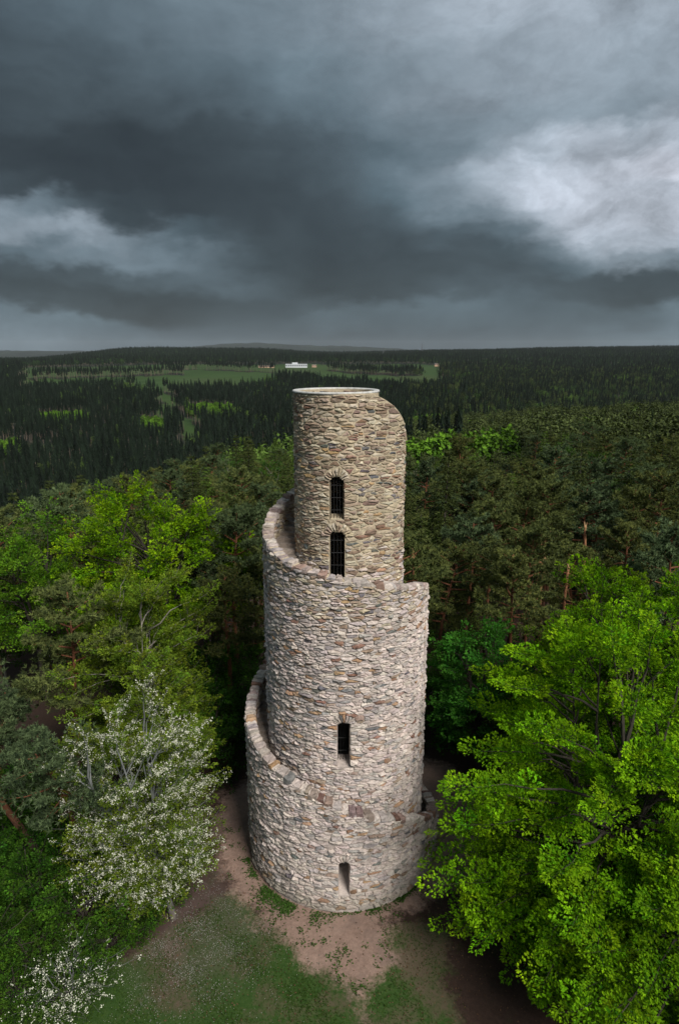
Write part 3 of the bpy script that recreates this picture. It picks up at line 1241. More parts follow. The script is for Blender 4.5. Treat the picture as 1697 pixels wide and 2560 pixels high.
# ------------------------------------------------------------------ vegetation
def leaf_mesh(pos, dr, nr, L, Wd, fold, col):
    """arrays -> quads folded along the midrib"""
    dr = unit(dr)
    sd = unit(np.cross(dr, nr))
    nr = np.cross(sd, dr)
    L = L[:, None]
    Wd = Wd[:, None]
    v0 = pos
    v1 = pos + dr * L * .5 + sd * Wd * .5 + nr * (fold * Wd)
    v2 = pos + dr * L - nr * (L * .12)
    v3 = pos + dr * L * .5 - sd * Wd * .5 + nr * (fold * Wd)
    V = np.stack([v0, v1, v2, v3], 1).reshape(-1, 3)
    F = np.arange(len(V)).reshape(-1, 4)
    C = np.repeat(col, 4, 0)
    return V, F, C


def join_np(parts):
    Vs, Fs, Cs, n_ = [], [], [], 0
    for V, F, C in parts:
        Vs.append(V)
        Fs.append(F + n_)
        Cs.append(C)
        n_ += len(V)
    return np.concatenate(Vs), np.concatenate(Fs), np.concatenate(Cs)


def spray_leaves(O, A, N, Ln, Wn, per, rg, size, c_in, c_tip, thick=.05, droop=.22, jit=.45, var=.18):
    """many flat leafy sprays at once. O origin, A axis, N normal, Ln length, Wn width: one row per spray"""
    k = len(O)
    A = unit(A)
    B = unit(np.cross(A, N))
    N = np.cross(B, A)
    idx = np.repeat(np.arange(k), per)
    n_ = len(idx)
    u = rg.random(n_) ** .75
    side = np.where(rg.random(n_) < .5, -1.0, 1.0)
    prof = np.clip(np.sin(PI * (.12 + .82 * u)), .05, 1) ** .75
    lat = rg.random(n_) ** .8 * .5 * Wn[idx] * prof * side
    # lobed outline: leaves gather along side twigs
    tw = np.abs(np.sin(u * PI * 4.0 + idx)) * .35 + .75
    lat = lat * tw
    a, b_, nn = A[idx], B[idx], N[idx]
    l_ = Ln[idx]
    pos = O[idx] + a * (u * l_)[:, None] + b_ * lat[:, None] + nn * (rg.normal(0, thick, n_) - droop * (lat / np.maximum(Wn[idx], .01)) ** 2 * Wn[idx])[:, None]
    pos[:, 2] -= droop * .35 * (u ** 2) * l_
    dr = a * (.45 + .5 * u)[:, None] + b_ * (side * (.95 - .5 * u))[:, None] + rg.normal(0, .35, (n_, 3))
    nr = nn + rg.normal(0, jit, (n_, 3))
    sz = size * rg.uniform(.5, 1.3, n_)
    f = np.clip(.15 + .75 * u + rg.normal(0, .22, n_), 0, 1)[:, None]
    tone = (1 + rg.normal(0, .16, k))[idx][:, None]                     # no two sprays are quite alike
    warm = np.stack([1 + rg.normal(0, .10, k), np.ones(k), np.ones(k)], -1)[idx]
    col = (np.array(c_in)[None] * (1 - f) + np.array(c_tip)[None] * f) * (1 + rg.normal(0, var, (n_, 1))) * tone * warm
    return leaf_mesh(pos, dr, nr, sz, sz * .66, .18, np.clip(col, .003, 1))


def lumpy(d, rg_seed):
    r_ = np.random.default_rng(rg_seed)
    k = r_.normal(0, 1, (6, 3)) * 2.3
    ph = r_.uniform(0, 6.28, 6)
    return np.sin(d @ k.T + ph).sum(-1) / 6 * 1.6


def make_broadleaf(seed, H, RX, z_low, boughs, sprays, per, size, c_in, c_tip, bark, leafmat, spread=1.0, top=.35, trunk_r=.22,
                   lean=(0, 0), spray_len=1.5, spray_w=1.0, upright=.25, lump=.22, leaders=3, inner=.3, blossom=None, var=.18, fork=.3, RY=None, droop=.22, pad=.36, jit=.34):
    """returns (wood mesh, leaf mesh, blossom mesh or None); stands on z=0"""
    rg = np.random.default_rng(seed)
    RY = RY or RX
    zc = z_low + (H - z_low) * (1 - top) * .62
    up_r, dn_r = H - zc, zc - z_low
    wood = MB()
    lean = np.array([lean[0], lean[1], 0.0])
    # leaders
    lead = []
    tb = np.array([0, 0, -.2])
    fk = H * fork
    stem_top = lean * .35 + np.array([0, 0, fk])
    wood.tube([tb, tb * .5 + stem_top * .15 + rg.normal(0, .04, 3), stem_top * .6, stem_top], [trunk_r * 1.35, trunk_r * 1.05, trunk_r * .9, trunk_r * .8], 8)
    for i in range(leaders):
        a = 2 * PI * (i + rg.random() * .6) / leaders
        rr_ = RX * (.12 if i == 0 else .40) * rg.uniform(.7, 1.2)
        endp = lean + np.array([math.cos(a) * rr_, math.sin(a) * rr_, H * (rg.uniform(.90, .96) if i == 0 else rg.uniform(.68, .86))])
        mid = stem_top * .5 + endp * .5 + np.array([math.cos(a), math.sin(a), 0]) * rr_ * .12 + rg.normal(0, .12, 3)
        pts = [stem_top, stem_top * .6 + mid * .4, mid, mid * .45 + endp * .55, endp]
        wood.tube(pts, [trunk_r * .7, trunk_r * .52, trunk_r * .38, trunk_r * .22, .02], 6)
        lead.append(np.array(pts))
    O, A, N, Ln, Wn = [], [], [], [], []
    ga = PI * (3 - math.sqrt(5))
    for i in range(boughs):
        v = 1 - 2 * (i + .5) / boughs
        v = v * .93 + .07
        ph = i * ga + rg.normal(0, .25)
        sr = math.sqrt(max(0, 1 - v * v))
        d = np.array([math.cos(ph) * sr, math.sin(ph) * sr, v])
        lf = 1 + lump * float(lumpy(d[None], seed)[0])
        fr = rg.uniform(.84, 1.08) if rg.random() > inner else rg.uniform(.5, .8)
        tip = lean * .8 + np.array([0, 0, zc]) + d * np.array([RX, RY, up_r if v > 0 else dn_r]) * lf * fr
        if tip[2] < .4:
            tip[2] = .4 + rg.random() * .5
        # starts on the leader that lies nearest, lower down
        ld = min(lead, key=lambda q: np.linalg.norm(q[3][:2] - tip[:2]))
        hz = max(fk * .7, tip[2] - rg.uniform(.9, 2.2) * spread)
        zz = ld[:, 2]
        if hz < zz[0]:
            st = np.array([0, 0, 0]) + stem_top * (hz / fk)
        else:
            st = np.array([np.interp(hz, zz, ld[:, c]) for c in range(3)])
        ctrl = st * .5 + tip * .5 + np.array([0, 0, .35 + .12 * np.linalg.norm(tip - st) * .5])
        us = np.linspace(0, 1, 6)[:, None]
        pts = st * (1 - us) ** 2 + 2 * ctrl * us * (1 - us) + tip * us ** 2
        pts[1:-1] += rg.normal(0, .06, (4, 3))
        Lb = np.linalg.norm(tip - st)
        r0 = min(.012 + .014 * Lb, trunk_r * .4)
        wood.tube(pts, np.linspace(r0, .008, 6), 4, cap=False)
        outw = unit(np.array([d[0], d[1], 0.02]))
        n0 = unit(np.array([0, 0, 1.0]) + outw * .42 + rg.normal(0, .12, 3))
        for j in range(sprays):
            u = 1.0 - pad * (j / sprays) if j else 1.0
            p = st * (1 - u) ** 2 + 2 * ctrl * u * (1 - u) + tip * u * u
            tan = unit(2 * (1 - u) * (ctrl - st) + 2 * u * (tip - ctrl))
            sd = unit(np.cross(tan, [0, 0, 1.0])) * (1 if j % 2 else -1)
            if j == 0:
                ax = tan * .8 + outw * .3 + np.array([0, 0, upright])
            else:
                ax = tan * rg.uniform(.0, .8) + sd * rg.uniform(.45, 1.0) + np.array([0, 0, upright * rg.uniform(.2, 1.4)])
            ax = unit(ax + rg.normal(0, .15, 3))
            sl = spray_len * rg.uniform(.65, 1.2) * (1.0 if j < 3 else .85)
            O.append(p - ax * sl * .15)
            A.append(ax)
            N.append(unit(n0 + rg.normal(0, .22, 3)))
            Ln.append(sl)
            Wn.append(spray_w * rg.uniform(.7, 1.2))
            if j % 2 == 0:
                wood.tube([p, p + ax * sl * .7], [.008, .004], 3, cap=False)
    O, A, N = np.array(O), np.array(A), np.array(N)
    Ln, Wn = np.array(Ln), np.array(Wn)
    # sprays that reach below the ground are left out
    keep = O[:, 2] > .15
    O, A, N, Ln, Wn = O[keep], A[keep], N[keep], Ln[keep], Wn[keep]
    V, F, C = spray_leaves(O, A, N, Ln, Wn, per, rg, size, c_in, c_tip, var=var, droop=droop, jit=jit)
    wm = wood.mesh('wood', bark, True)
    lm = mesh_np('leaves', V, F, leafmat, C)
    bm_ = None
    if blossom:
        nb, bs, dens = blossom
        sel = rg.random(len(O)) < dens
        O2, A2, N2, L2, W2 = O[sel], A[sel], N[sel], Ln[sel], Wn[sel]
        # small round clusters strung along the twigs
        k = len(O2)
        idx = np.repeat(np.arange(k), nb)
        u = rg.random(len(idx))
        B2 = np.cross(A2, N2)
        cen = O2[idx] + A2[idx] * (u * L2[idx] * 1.02)[:, None] + B2[idx] * (rg.normal(0, .20, len(idx)) * W2[idx])[:, None] + N2[idx] * .07
        cen[:, 2] -= droop * .35 * u ** 2 * L2[idx]
        idx2 = np.repeat(np.arange(len(cen)), 5)
        P = cen[idx2] + rg.normal(0, .045, (len(idx2), 3))
        dr = rg.normal(0, 1, (len(idx2), 3))
        nr = rg.normal(0, .6, (len(idx2), 3)) + np.array([0, 0, 1.0])
        sz = bs * rg.uniform(.7, 1.3, len(idx2))
        cc = np.array([[.74, .74, .62]]) * rg.uniform(.8, 1.08, (len(idx2), 1))
        bv, bf, bc = leaf_mesh(P, dr, nr, sz, sz * .9, .1, cc)
        bm_ = mesh_np('blossom', bv, bf, M_PETAL, bc)
    return wm, lm, bm_


def place_tree(name, meshes, loc, rz, label, group=None, scale=1.0, tilt=(0, 0), cat='tree', names=('trunk', 'crown', 'blossom')):
    z = float(height(loc[0], loc[1])) if len(loc) == 2 else loc[2]
    r_ = empty(name, (loc[0], loc[1], z), rz)
    r_.rotation_euler = (tilt[0], tilt[1], rz)
    r_.scale = (scale,) * 3
    tag(r_, label, cat, group)
    for nm, me in zip(names, meshes):
        if me is not None:
            obj(nm, me, r_)
    return r_


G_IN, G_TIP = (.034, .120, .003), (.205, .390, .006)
# the beeches at the edge of the clearing
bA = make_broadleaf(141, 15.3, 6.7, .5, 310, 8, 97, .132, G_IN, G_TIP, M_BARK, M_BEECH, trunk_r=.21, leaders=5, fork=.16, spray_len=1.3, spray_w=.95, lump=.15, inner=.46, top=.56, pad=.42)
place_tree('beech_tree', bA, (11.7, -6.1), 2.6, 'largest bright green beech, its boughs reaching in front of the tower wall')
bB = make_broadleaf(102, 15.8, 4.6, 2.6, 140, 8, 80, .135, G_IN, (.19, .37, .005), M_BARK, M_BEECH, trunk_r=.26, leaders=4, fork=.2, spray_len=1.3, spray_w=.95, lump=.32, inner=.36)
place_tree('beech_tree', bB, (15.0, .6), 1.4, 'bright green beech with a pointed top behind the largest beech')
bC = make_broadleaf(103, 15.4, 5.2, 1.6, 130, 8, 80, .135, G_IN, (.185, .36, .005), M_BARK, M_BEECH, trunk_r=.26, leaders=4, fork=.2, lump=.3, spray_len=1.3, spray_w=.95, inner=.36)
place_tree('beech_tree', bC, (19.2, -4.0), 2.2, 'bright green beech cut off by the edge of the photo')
bD = make_broadleaf(104, 9.0, 5.4, .5, 150, 8, 88, .128, G_IN, (.20, .385, .006), M_BARK, M_BEECH, trunk_r=.2, leaders=4, fork=.2, lump=.34, spray_len=1.25, spray_w=.9, inner=.36)
place_tree('beech_tree', bD, (13.6, -11.0), 3.0, 'low bright green beech in the bottom corner beside the bare earth')
bE = make_broadleaf(105, 9.6, 3.2, 1.6, 60, 8, 56, .17, (.016, .080, .010), (.06, .20, .020), M_BARK, M_BEECH, trunk_r=.18, leaders=3, fork=.25, lump=.25)
place_tree('chestnut_tree', bE, (9.0, 6.2), 0, 'small deep green chestnut peeping over the beech behind the tower')
# left side
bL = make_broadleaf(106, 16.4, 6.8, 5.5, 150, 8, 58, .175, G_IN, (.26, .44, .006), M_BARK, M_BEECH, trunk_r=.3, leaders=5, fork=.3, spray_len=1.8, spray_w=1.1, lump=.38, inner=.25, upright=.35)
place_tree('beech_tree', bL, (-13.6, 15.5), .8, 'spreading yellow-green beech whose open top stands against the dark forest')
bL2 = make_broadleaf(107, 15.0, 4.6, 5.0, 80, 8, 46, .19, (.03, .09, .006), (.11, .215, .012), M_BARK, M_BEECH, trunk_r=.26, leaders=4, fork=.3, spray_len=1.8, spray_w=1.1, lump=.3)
place_tree('beech_tree', bL2, (-24.5, 17.5), 2.0, 'duller green beech at the left edge of the photo behind a pine')
aS = make_broadleaf(108, 15.2, 4.1, 2.6, 190, 8, 74, .12, (.050, .090, .008), (.175, .255, .020), M_PALEBARK, M_SHRUB, trunk_r=.13, leaders=3, fork=.38, spray_len=1.15, spray_w=.8, lump=.28, upright=.6, inner=.42, top=.55, droop=.1, jit=.5, pad=.5)
place_tree('ash_tree', aS, (-11.2, 3.6), .3, 'slender olive-green ash with a pale trunk behind the flowering cherry')
ch = make_broadleaf(109, 10.6, 4.2, .3, 180, 8, 58, .09, (.045, .085, .010), (.150, .210, .018), M_CHERRYBARK, M_SHRUB, trunk_r=.16, leaders=4, fork=.24, spray_len=1.15, spray_w=.6,
                    lump=.5, upright=.3, inner=.38, lean=(-1.5, .9), blossom=(9, .055, .62), RY=3.6, pad=.6)
place_tree('cherry_tree', ch, (-8.0, -5.4), 0, 'tall cherry tree in white blossom beside the path', None, names=('trunk', 'crown', 'blossom'))
ch2 = make_broadleaf(110, 2.3, 1.9, .2, 46, 7, 26, .075, (.025, .06, .008), (.07, .13, .016), M_CHERRYBARK, M_SHRUB, trunk_r=.06, leaders=4, fork=.2, spray_len=.95, spray_w=.4,
                     lump=.3, upright=.2, inner=.3, blossom=(4, .052, .5), pad=.6)
place_tree('cherry_shrub', ch2, (-11.2, -9.6), 0, 'low cherry shrub in white blossom at the edge of the lawn', cat='shrub')

# shrubs and saplings
SH = [make_broadleaf(120 + i, h, r_, .15, nb, 6, 40, sz, ci, ct, M_BARK, M_SHRUB, trunk_r=.06, leaders=4, fork=.18, spray_len=.85, spray_w=.6, lump=.55, inner=.35, pad=.3)
      for i, (h, r_, nb, sz, ci, ct) in enumerate([
          (3.4, 2.1, 38, .10, (.006, .024, .003), (.060, .140, .010)),
          (4.8, 2.1, 44, .115, (.006, .026, .003), (.055, .15, .012)),
          (2.2, 1.7, 30, .10, (.008, .028, .004), (.055, .12, .010)),
      ])]
SHRUBS = [
    (0, -9.4, -5.9, .8, 'dense green shrub under the flowering cherry at the lawn edge'),
    (1, -17.4, -5.4, 1.05, 'leafy sapling at the left edge level with the dense shrubs'),
    (0, -10.3, -7.3, .68, 'dense green shrub at the corner of the lawn in front of the cherry trunk'),
    (0, -15.2, -8.4, 1.1, 'green shrub at the left edge above the low blossoming cherry shrub'),
    (1, -14.0, -3.4, .8, 'leafy sapling between the two leaning pine stems'),
    (1, -18.6, -1.0, 1.2, 'dark leafy sapling at the left edge under the pine crown'),
    (1, -7.6, 13.0, 1.2, 'shaded sapling between the orange pine stems left of the tower'),
    (1, -6.8, 17.5, 1.4, 'shaded sapling behind the orange-stemmed pine left of the tower'),
    (1, -10.2, 14.4, 1.3, 'shaded sapling under the yellow-green beech'),
    (0, -11.9, -6.1, 1.15, 'dense green shrub between the two blossoming cherries'),
    (0, -12.9, -8.3, .7, 'green shrub behind the low blossoming cherry shrub'),
    (2, -13.4, -9.6, .9, 'small green shrub in the corner beside the low blossoming cherry'),
    (1, -14.6, -5.2, .9, 'leafy sapling in the gap below the leaning pine trunks'),
    (1, -16.8, -2.6, 1.1, 'leafy green sapling at the left edge below the pines'),
    (2, -15.6, -7.4, 1.1, 'shaded green shrub at the left edge below the saplings'),
    (1, -8.6, 6.0, 1.25, 'leafy sapling between the ash and the tower'),
    (1, -9.4, 9.6, 1.5, 'taller sapling in the shade behind the ash and left of the tower'),
    (1, -7.4, 9.2, 1.0, 'small sapling close behind the left side of the tower'),
    (1, 6.6, 10.2, 1.15, 'shaded sapling close behind the right side of the tower'),
    (1, 8.8, 13.5, 1.3, 'shaded sapling under the broken pines right of the tower'),
    (2, 11.6, 12.0, 1.4, 'dark shrub under the pines behind the chestnut'),
    (1, 14.8, 14.6, 1.2, 'dark sapling among the bare pine stems behind the beeches'),
    (1, -12.6, 7.6, 1.2, 'shaded sapling at the foot of the ash'),
    (2, -17.6, 3.4, 1.5, 'dark shrub at the foot of the tall pine on the left'),
]
for i, (k, x, y, s_, lab) in enumerate(SHRUBS):
    place_tree('sapling' if k == 1 else 'shrub', SH[k], (x, y), i * 1.9, lab, None, s_, cat='shrub')


# ---- conifers
def needle_tufts(P, D, per, L, wd, rg, c0, c1, spread=.85):
    idx = np.repeat(np.arange(len(P)), per)
    n_ = len(idx)
    d = unit(D[idx] + rg.normal(0, spread, (n_, 3)))
    s_ = unit(np.cross(d, rg.normal(0, 1, (n_, 3))))
    l_ = (L * rg.uniform(.7, 1.25, n_))[:, None]
    p = P[idx]
    V = np.stack([p - s_ * wd / 2, p + s_ * wd / 2, p + d * l_], 1).reshape(-1, 3)
    f = np.clip(rg.random(len(P)) * .8 + .1, 0, 1)[idx][:, None]
    c = (np.array(c0) * (1 - f) + np.array(c1) * f) * (1 + rg.normal(0, .12, (n_, 1)))
    return V, np.arange(n_ * 3).reshape(-1, 3), np.repeat(np.clip(c, .002, 1), 3, 0)


def make_pine(seed, H, crown_from, RX, nbr, tufts, per, c0, c1, broken=False, L=.27, wd=.065, bare=9):
    rg = np.random.default_rng(seed)
    wood = MB()
    bend = rg.normal(0, .5, 2)
    zs = np.linspace(-.2, H, 9)
    pts = [np.array([bend[0] * (z / H) ** 2 + .1 * math.sin(z * .6 + seed), bend[1] * (z / H) ** 2 + .1 * math.cos(z * .5 + seed * 2), z]) for z in zs]
    r0 = H * .0135 + .03
    wood.tube(pts, [r0 * 1.25] + list(np.linspace(r0, r0 * (.42 if broken else .16), 8)), 7)
    pts = np.array(pts)
    P, D = [], []
    z0 = H * crown_from

    def at(z):
        return np.array([np.interp(z, pts[:, 2], pts[:, c]) for c in range(3)])
    for i in range(nbr):
        f = (i + rg.random()) / nbr
        z = z0 + (H * .985 - z0) * f
        a = i * 2.4 + rg.normal(0, .4)
        ln = RX * (1.0 - .62 * f ** 3) * rg.uniform(.5, 1.2) * (.70 + .4 * math.sin(PI * min(1, f * .9 + .1)))
        st = at(z)
        d = np.array([math.cos(a), math.sin(a), .12 + .55 * f])
        e = st + d * ln
        mid = (st + e) / 2 + np.array([0, 0, -.1 + .12 * f]) * ln + rg.normal(0, .1, 3)
        wood.tube([st, mid, e], [.05 + .012 * ln, .035, .012], 4, cap=False)
        # pads of needles on the outer part
        k = max(6, int(tufts * ln / RX))
        u = 1.08 - .75 * rg.random(k) ** 1.5
        base = st * ((1 - u) ** 2)[:, None] + 2 * mid * (u * (1 - u))[:, None] + e * (u ** 2)[:, None]
        wdt = (.20 + .32 * np.sin(PI * np.clip(u * .8, 0, 1))) * ln * .75
        sd = np.array([-math.sin(a), math.cos(a), 0])
        lat = rg.normal(0, .5, k)
        # twigs branch off in a few steps, so the pads stay ragged
        lat = np.round(lat * 3) / 3 + rg.normal(0, .08, k)
        p = base + sd[None] * (lat * wdt)[:, None] + np.array([0, 0, 1.0])[None] * (np.abs(rg.normal(0, .16, k)) * ln * .5 - .10 * lat ** 2)[:, None]
        P.append(p)
        D.append(unit(d * .35 + np.array([0, 0, .75])) + sd[None] * (lat * .5)[:, None])
    # dead stubs under the crown
    for i in range(bare):
        z = rg.uniform(H * .25, z0 + H * .08)
        st = at(z)
        a = rg.uniform(0, 6.28)
        ln = rg.uniform(.3, 1.5)
        e = st + np.array([math.cos(a) * ln, math.sin(a) * ln, rg.uniform(-.35, .15) * ln])
        wood.tube([st, (st + e) / 2 + rg.normal(0, .08, 3), e], [.028, .018, .006], 3, cap=False)
    # the leader ends in a tuft of its own
    k = 90
    tz = rg.uniform(.90, 1.01, k) * H
    P.append(np.array([at(min(z, H)) for z in tz]) + rg.normal(0, .34, (k, 3)) * np.array([1, 1, .5]))
    D.append(np.tile(np.array([[0, 0, 1.0]]), (k, 1)))
    P = np.concatenate(P)
    D = np.concatenate(D)
    V, F, C = needle_tufts(P, D, per, L, wd, rg, c0, c1)
    return wood.mesh('pine_wood', M_PINEBARK, True), mesh_np('pine_needles', V, F, M_NEEDLE, C), pts[-1], r0


P0, P1 = (.020, .034, .016), (.155, .185, .060)
PINES = [make_pine(200 + i, H, cf, RX, nb, 105, 13, c0, c1) for i, (H, cf, RX, nb, c0, c1) in enumerate([
    (15.0, .52, 3.3, 28, P0, P1),
    (16.0, .56, 3.0, 26, P0, (.125, .175, .080)),
    (13.5, .48, 3.5, 28, P0, (.160, .185, .055)),
    (14.5, .58, 3.3, 24, (.010, .020, .012), (.115, .165, .080)),
    (16.5, .60, 2.9, 24, P0, (.150, .168, .050)),
])]


def make_spruce(seed, H, RX, tiers, per_tier, c0, c1, seg=9, wd=.10, L=.42, low=.08):
    rg = np.random.default_rng(seed)
    wood = MB()
    wood.tube([(0, 0, -.2), (rg.normal(0, .1), rg.normal(0, .1), H * .5), (0, 0, H)], [H * .012 + .02, H * .007, .012], 6)
    P, D, S = [], [], []
    for i in range(tiers):
        f = (i + rg.uniform(-.3, .3)) / tiers
        f = min(max(f, 0), .985)
        z = H * (low + (1 - low) * f)
        ln0 = RX * (1 - f) ** .82 + .12
        for j in range(max(4, int(per_tier * (1 - .45 * f)))):
            a = 2 * PI * j / per_tier * (1 + .8 * f) + i * 1.3 + rg.normal(0, .2)
            ln = ln0 * rg.uniform(.7, 1.15)
            k = max(3, int(seg * (.35 + .65 * ln / RX)))
            u = (np.arange(k) + rg.random(k)) / k
            dz = -.32 * ln * u + .20 * ln * u ** 3 + .04
            d = np.array([math.cos(a), math.sin(a), 0])
            sd = np.array([-d[1], d[0], 0])
            p = np.array([0, 0, z]) + d[None] * (u * ln)[:, None]
            p[:, 2] += dz
            for sg in (-1, 1):
                P.append(p)
                D.append(d[None] * .55 + sd[None] * sg * (.9 - .55 * u)[:, None] + np.array([0, 0, -.28])[None] + rg.normal(0, .16, (k, 3)))
            P.append(p[-1:])
            D.append(d[None] + np.array([[0, 0, .12]]))
    P = np.concatenate(P)
    D = unit(np.concatenate(D))
    V, F, C = needle_tufts(P, D, 2, L, wd, rg, c0, c1, .20)
    return wood.mesh('spruce_wood', M_BARK, True), mesh_np('spruce_needles', V, F, M_NEEDLE, C)


SPRUCES = [make_spruce(300 + i, H, RX, ti, pt, c0, c1) for i, (H, RX, ti, pt, c0, c1) in enumerate([
    (18.0, 3.1, 34, 11, (.014, .022, .008), (.070, .090, .028)),
    (16.0, 2.7, 30, 11, (.014, .024, .010), (.078, .105, .026)),
    (14.0, 2.5, 28, 10, (.016, .028, .010), (.085, .120, .026)),
])]
# light larches and birches that stand among the conifers
LARCH = [make_spruce(320, 15.0, 2.5, 30, 10, (.030, .055, .010), (.110, .180, .034), 8, .09, .38),
         make_spruce(321, 12.5, 2.4, 26, 10, (.030, .060, .010), (.125, .205, .032), 8, .09, .38)]
BIRCH = [make_broadleaf(330, 12.5, 2.9, 3.5, 48, 6, 22, .24, (.022, .060, .008), (.060, .130, .018), M_PALEBARK, M_SHRUB, trunk_r=.14, leaders=3, fork=.35, lump=.3)[:2],
         make_broadleaf(331, 10.0, 2.6, 2.5, 44, 6, 22, .24, (.022, .065, .008), (.070, .150, .016), M_PALEBARK, M_SHRUB, trunk_r=.14, leaders=3, fork=.35, lump=.3)[:2]]


def stem(o, loc, tilt, s_=1.0):
    o.rotation_euler = (tilt[0], tilt[1], o.rotation_euler[2])
    return o


# pines one can pick out: x, y, variant, scale, tilt, turn, label
NAMED = [
    (-15.2, -2.6, 1, .86, (.10, -.30), .2, 'grey pine stem leaning steeply above the left lawn edge'),
    (-12.6, -2.4, 3, .74, (.12, -.34), 1.1, 'leaning pine with green tufts beside the tall flowering cherry'),
    (-15.8, 3.4, 0, .93, (.02, -.10), 2.0, 'dark full-crowned pine with a brown stem at the left of the ash'),
    (-19.4, .4, 3, .62, (.04, -.12), 3.0, 'blue-green pine crown cut by the left edge of the photo'),
    (-7.8, 14.2, 1, .98, (.0, -.04), .6, 'orange-stemmed pine close behind the left side of the tower'),
    (-8.0, 11.6, 4, .80, (.02, -.28), 1.7, 'leaning orange pine stem between the ash and the tower'),
    (-10.2, 19.5, 0, 1.0, (.0, .03), 2.9, 'pine with grey-green pads behind the leaning pine stem'),
    (7.6, 16.0, 2, .92, (.03, .04), .4, 'dense grey-green pine standing right behind the tower'),
    (10.6, 19.0, 3, .94, (.0, .02), 1.0, 'blue-green pine beside the dense pine behind the tower'),
    (13.2, 23.0, 0, .95, (.0, -.02), 1.9, 'orange-stemmed pine behind the broken stems'),
    (20.2, 20.6, 2, .80, (.02, .05), 2.4, 'blue-green pine with wide pads beside the forked broken pine'),
    (24.8, 16.8, 3, .90, (.0, .08), 3.6, 'blue-green pine above the pointed beech'),
]
for x, y, k, s_, tl, rz, lab in NAMED:
    place_tree('pine_tree', PINES[k][:2], (x, y), rz, lab, None, s_, tl)


# storm-broken pines: bare stems with splintered tops
def broken_pine(loc, H, seed, label, fork=False, side=None, tilt=(0, 0)):
    rg = np.random.default_rng(seed)
    root = empty('broken_pine', (loc[0], loc[1], float(height(*loc))), 0)
    root.rotation_euler = (tilt[0], tilt[1], 0)
    tag(root, label, 'tree')
    b = MB()
    zs = np.linspace(-.2, H, 7)
    pts = np.array([(.12 * math.sin(z * .7 + seed), .12 * math.cos(z * .5), z) for z in zs])
    r0 = .17
    if fork:
        pts[4:, 0] += np.array([.35, .9, 1.25])
    b.tube(pts, np.linspace(r0, r0 * .62, 7), 8)
    for i in range(9):
        z = rg.uniform(H * .35, H * .97)
        a = rg.uniform(0, 6.28)
        ln = rg.uniform(.5, 2.2)
        st = np.array([np.interp(z, pts[:, 2], pts[:, c]) for c in range(3)])
        e = st + np.array([math.cos(a) * ln, math.sin(a) * ln, rg.uniform(-.5, .25) * ln])
        m_ = (st + e) / 2 + rg.normal(0, .15, 3)
        b.tube([st, m_, e], [.045, .028, .008], 4, cap=False)
    if side:
        for (dx, dy, dz) in side:
            st = pts[-1] - np.array([0, 0, .25])
            e = st + np.array([dx, dy, dz])
            b.tube([st, (st + e) / 2 + np.array([0, 0, .18]), e, e + np.array([dx * .3, dy * .3, -.35])], [.07, .05, .03, .01], 5, cap=False)
    obj('stem', b.mesh('stem', M_DEAD, True), root)
    s2 = MB()
    tp = pts[-1]
    for i in range(9):
        a = i * .7
        q = tp + np.array([math.cos(a), math.sin(a), 0]) * r0 * .45
        s2.tube([q - np.array([0, 0, .12]), q + np.array([rg.normal(0, .05), rg.normal(0, .05), rg.uniform(.15, .5)])], [.045, .004], 4, cap=False)
    obj('splintered_top', s2.mesh('splintered_top', M_SPLINT), root)


broken_pine((16.6, 19.0), 10.6, 401, 'broken grey-brown stem with a bent dead limb among the pines', side=[(-1.9, -.3, -1.1), (.3, .2, .1)])
broken_pine((19.0, 20.0), 9.6, 402, 'short broken orange stem right of the bent dead limb')
broken_pine((21.8, 17.2), 11.0, 403, 'forked broken pine with a kinked orange stem above the beech', fork=True, side=[(-2.4, .2, -.4)])
broken_pine((22.0, 24.5), 12.0, 404, 'thin broken spar showing its pale top among the pines farther back')
broken_pine((6.0, 18.6), 11.4, 405, 'snapped orange top beside the right wall of the tower', side=[(-1.3, -.2, .5)])
broken_pine((5.2, 15.8), 8.8, 406, 'snapped pine with hanging dead branches low beside the tower', side=[(-.9, -.2, -1.4), (-.5, .4, -1.6), (.6, -.2, -1.5)])

# ------------------------------------------------------------------ forest
rgf = np.random.default_rng(77)


def jitter_grid(x0, x1, y0, y1, sp):
    gx, gy = np.meshgrid(np.arange(x0, x1, sp), np.arange(y0, y1, sp))
    gx = gx + rgf.uniform(-.45, .45, gx.shape) * sp
    gy = gy + rgf.uniform(-.45, .45, gy.shape) * sp
    return gx.ravel(), gy.ravel()


def polar(x, y):
    dx, dy = x - CAM[0], y - CAM[1]
    return np.hypot(dx, dy), np.degrees(np.arctan2(dx, dy))


TAKEN = [(n[0], n[1], 2.6) for n in NAMED] + [(-13.6, 15.5, 4.2), (-24.5, 17.5, 3.6), (-11.2, 3.6, 5), (16.6, 19, 1.6), (19, 20, 1.6), (21.8, 17.2, 1.8), (22, 24.5, 2), (6, 18.6, 1.6), (5.2, 15.8, 1.6), (9, 6.2, 4), (15, .6, 6), (19.2, -4.2, 6.5)]
x, y = jitter_grid(-130, 130, -5, 130, 4.6)
d, a = polar(x, y)
lim = np.interp(d, [30, 60, 150], [36, 33, 31])
ok = (np.abs(a) < lim) & (d < 152) & (np.hypot(x, y) > 13.0) & (y > np.where(np.abs(x) < 14, 9.0, 1.5))
for tx, ty, tr_ in TAKEN:
    ok &= np.hypot(x - tx, y - ty) > tr_
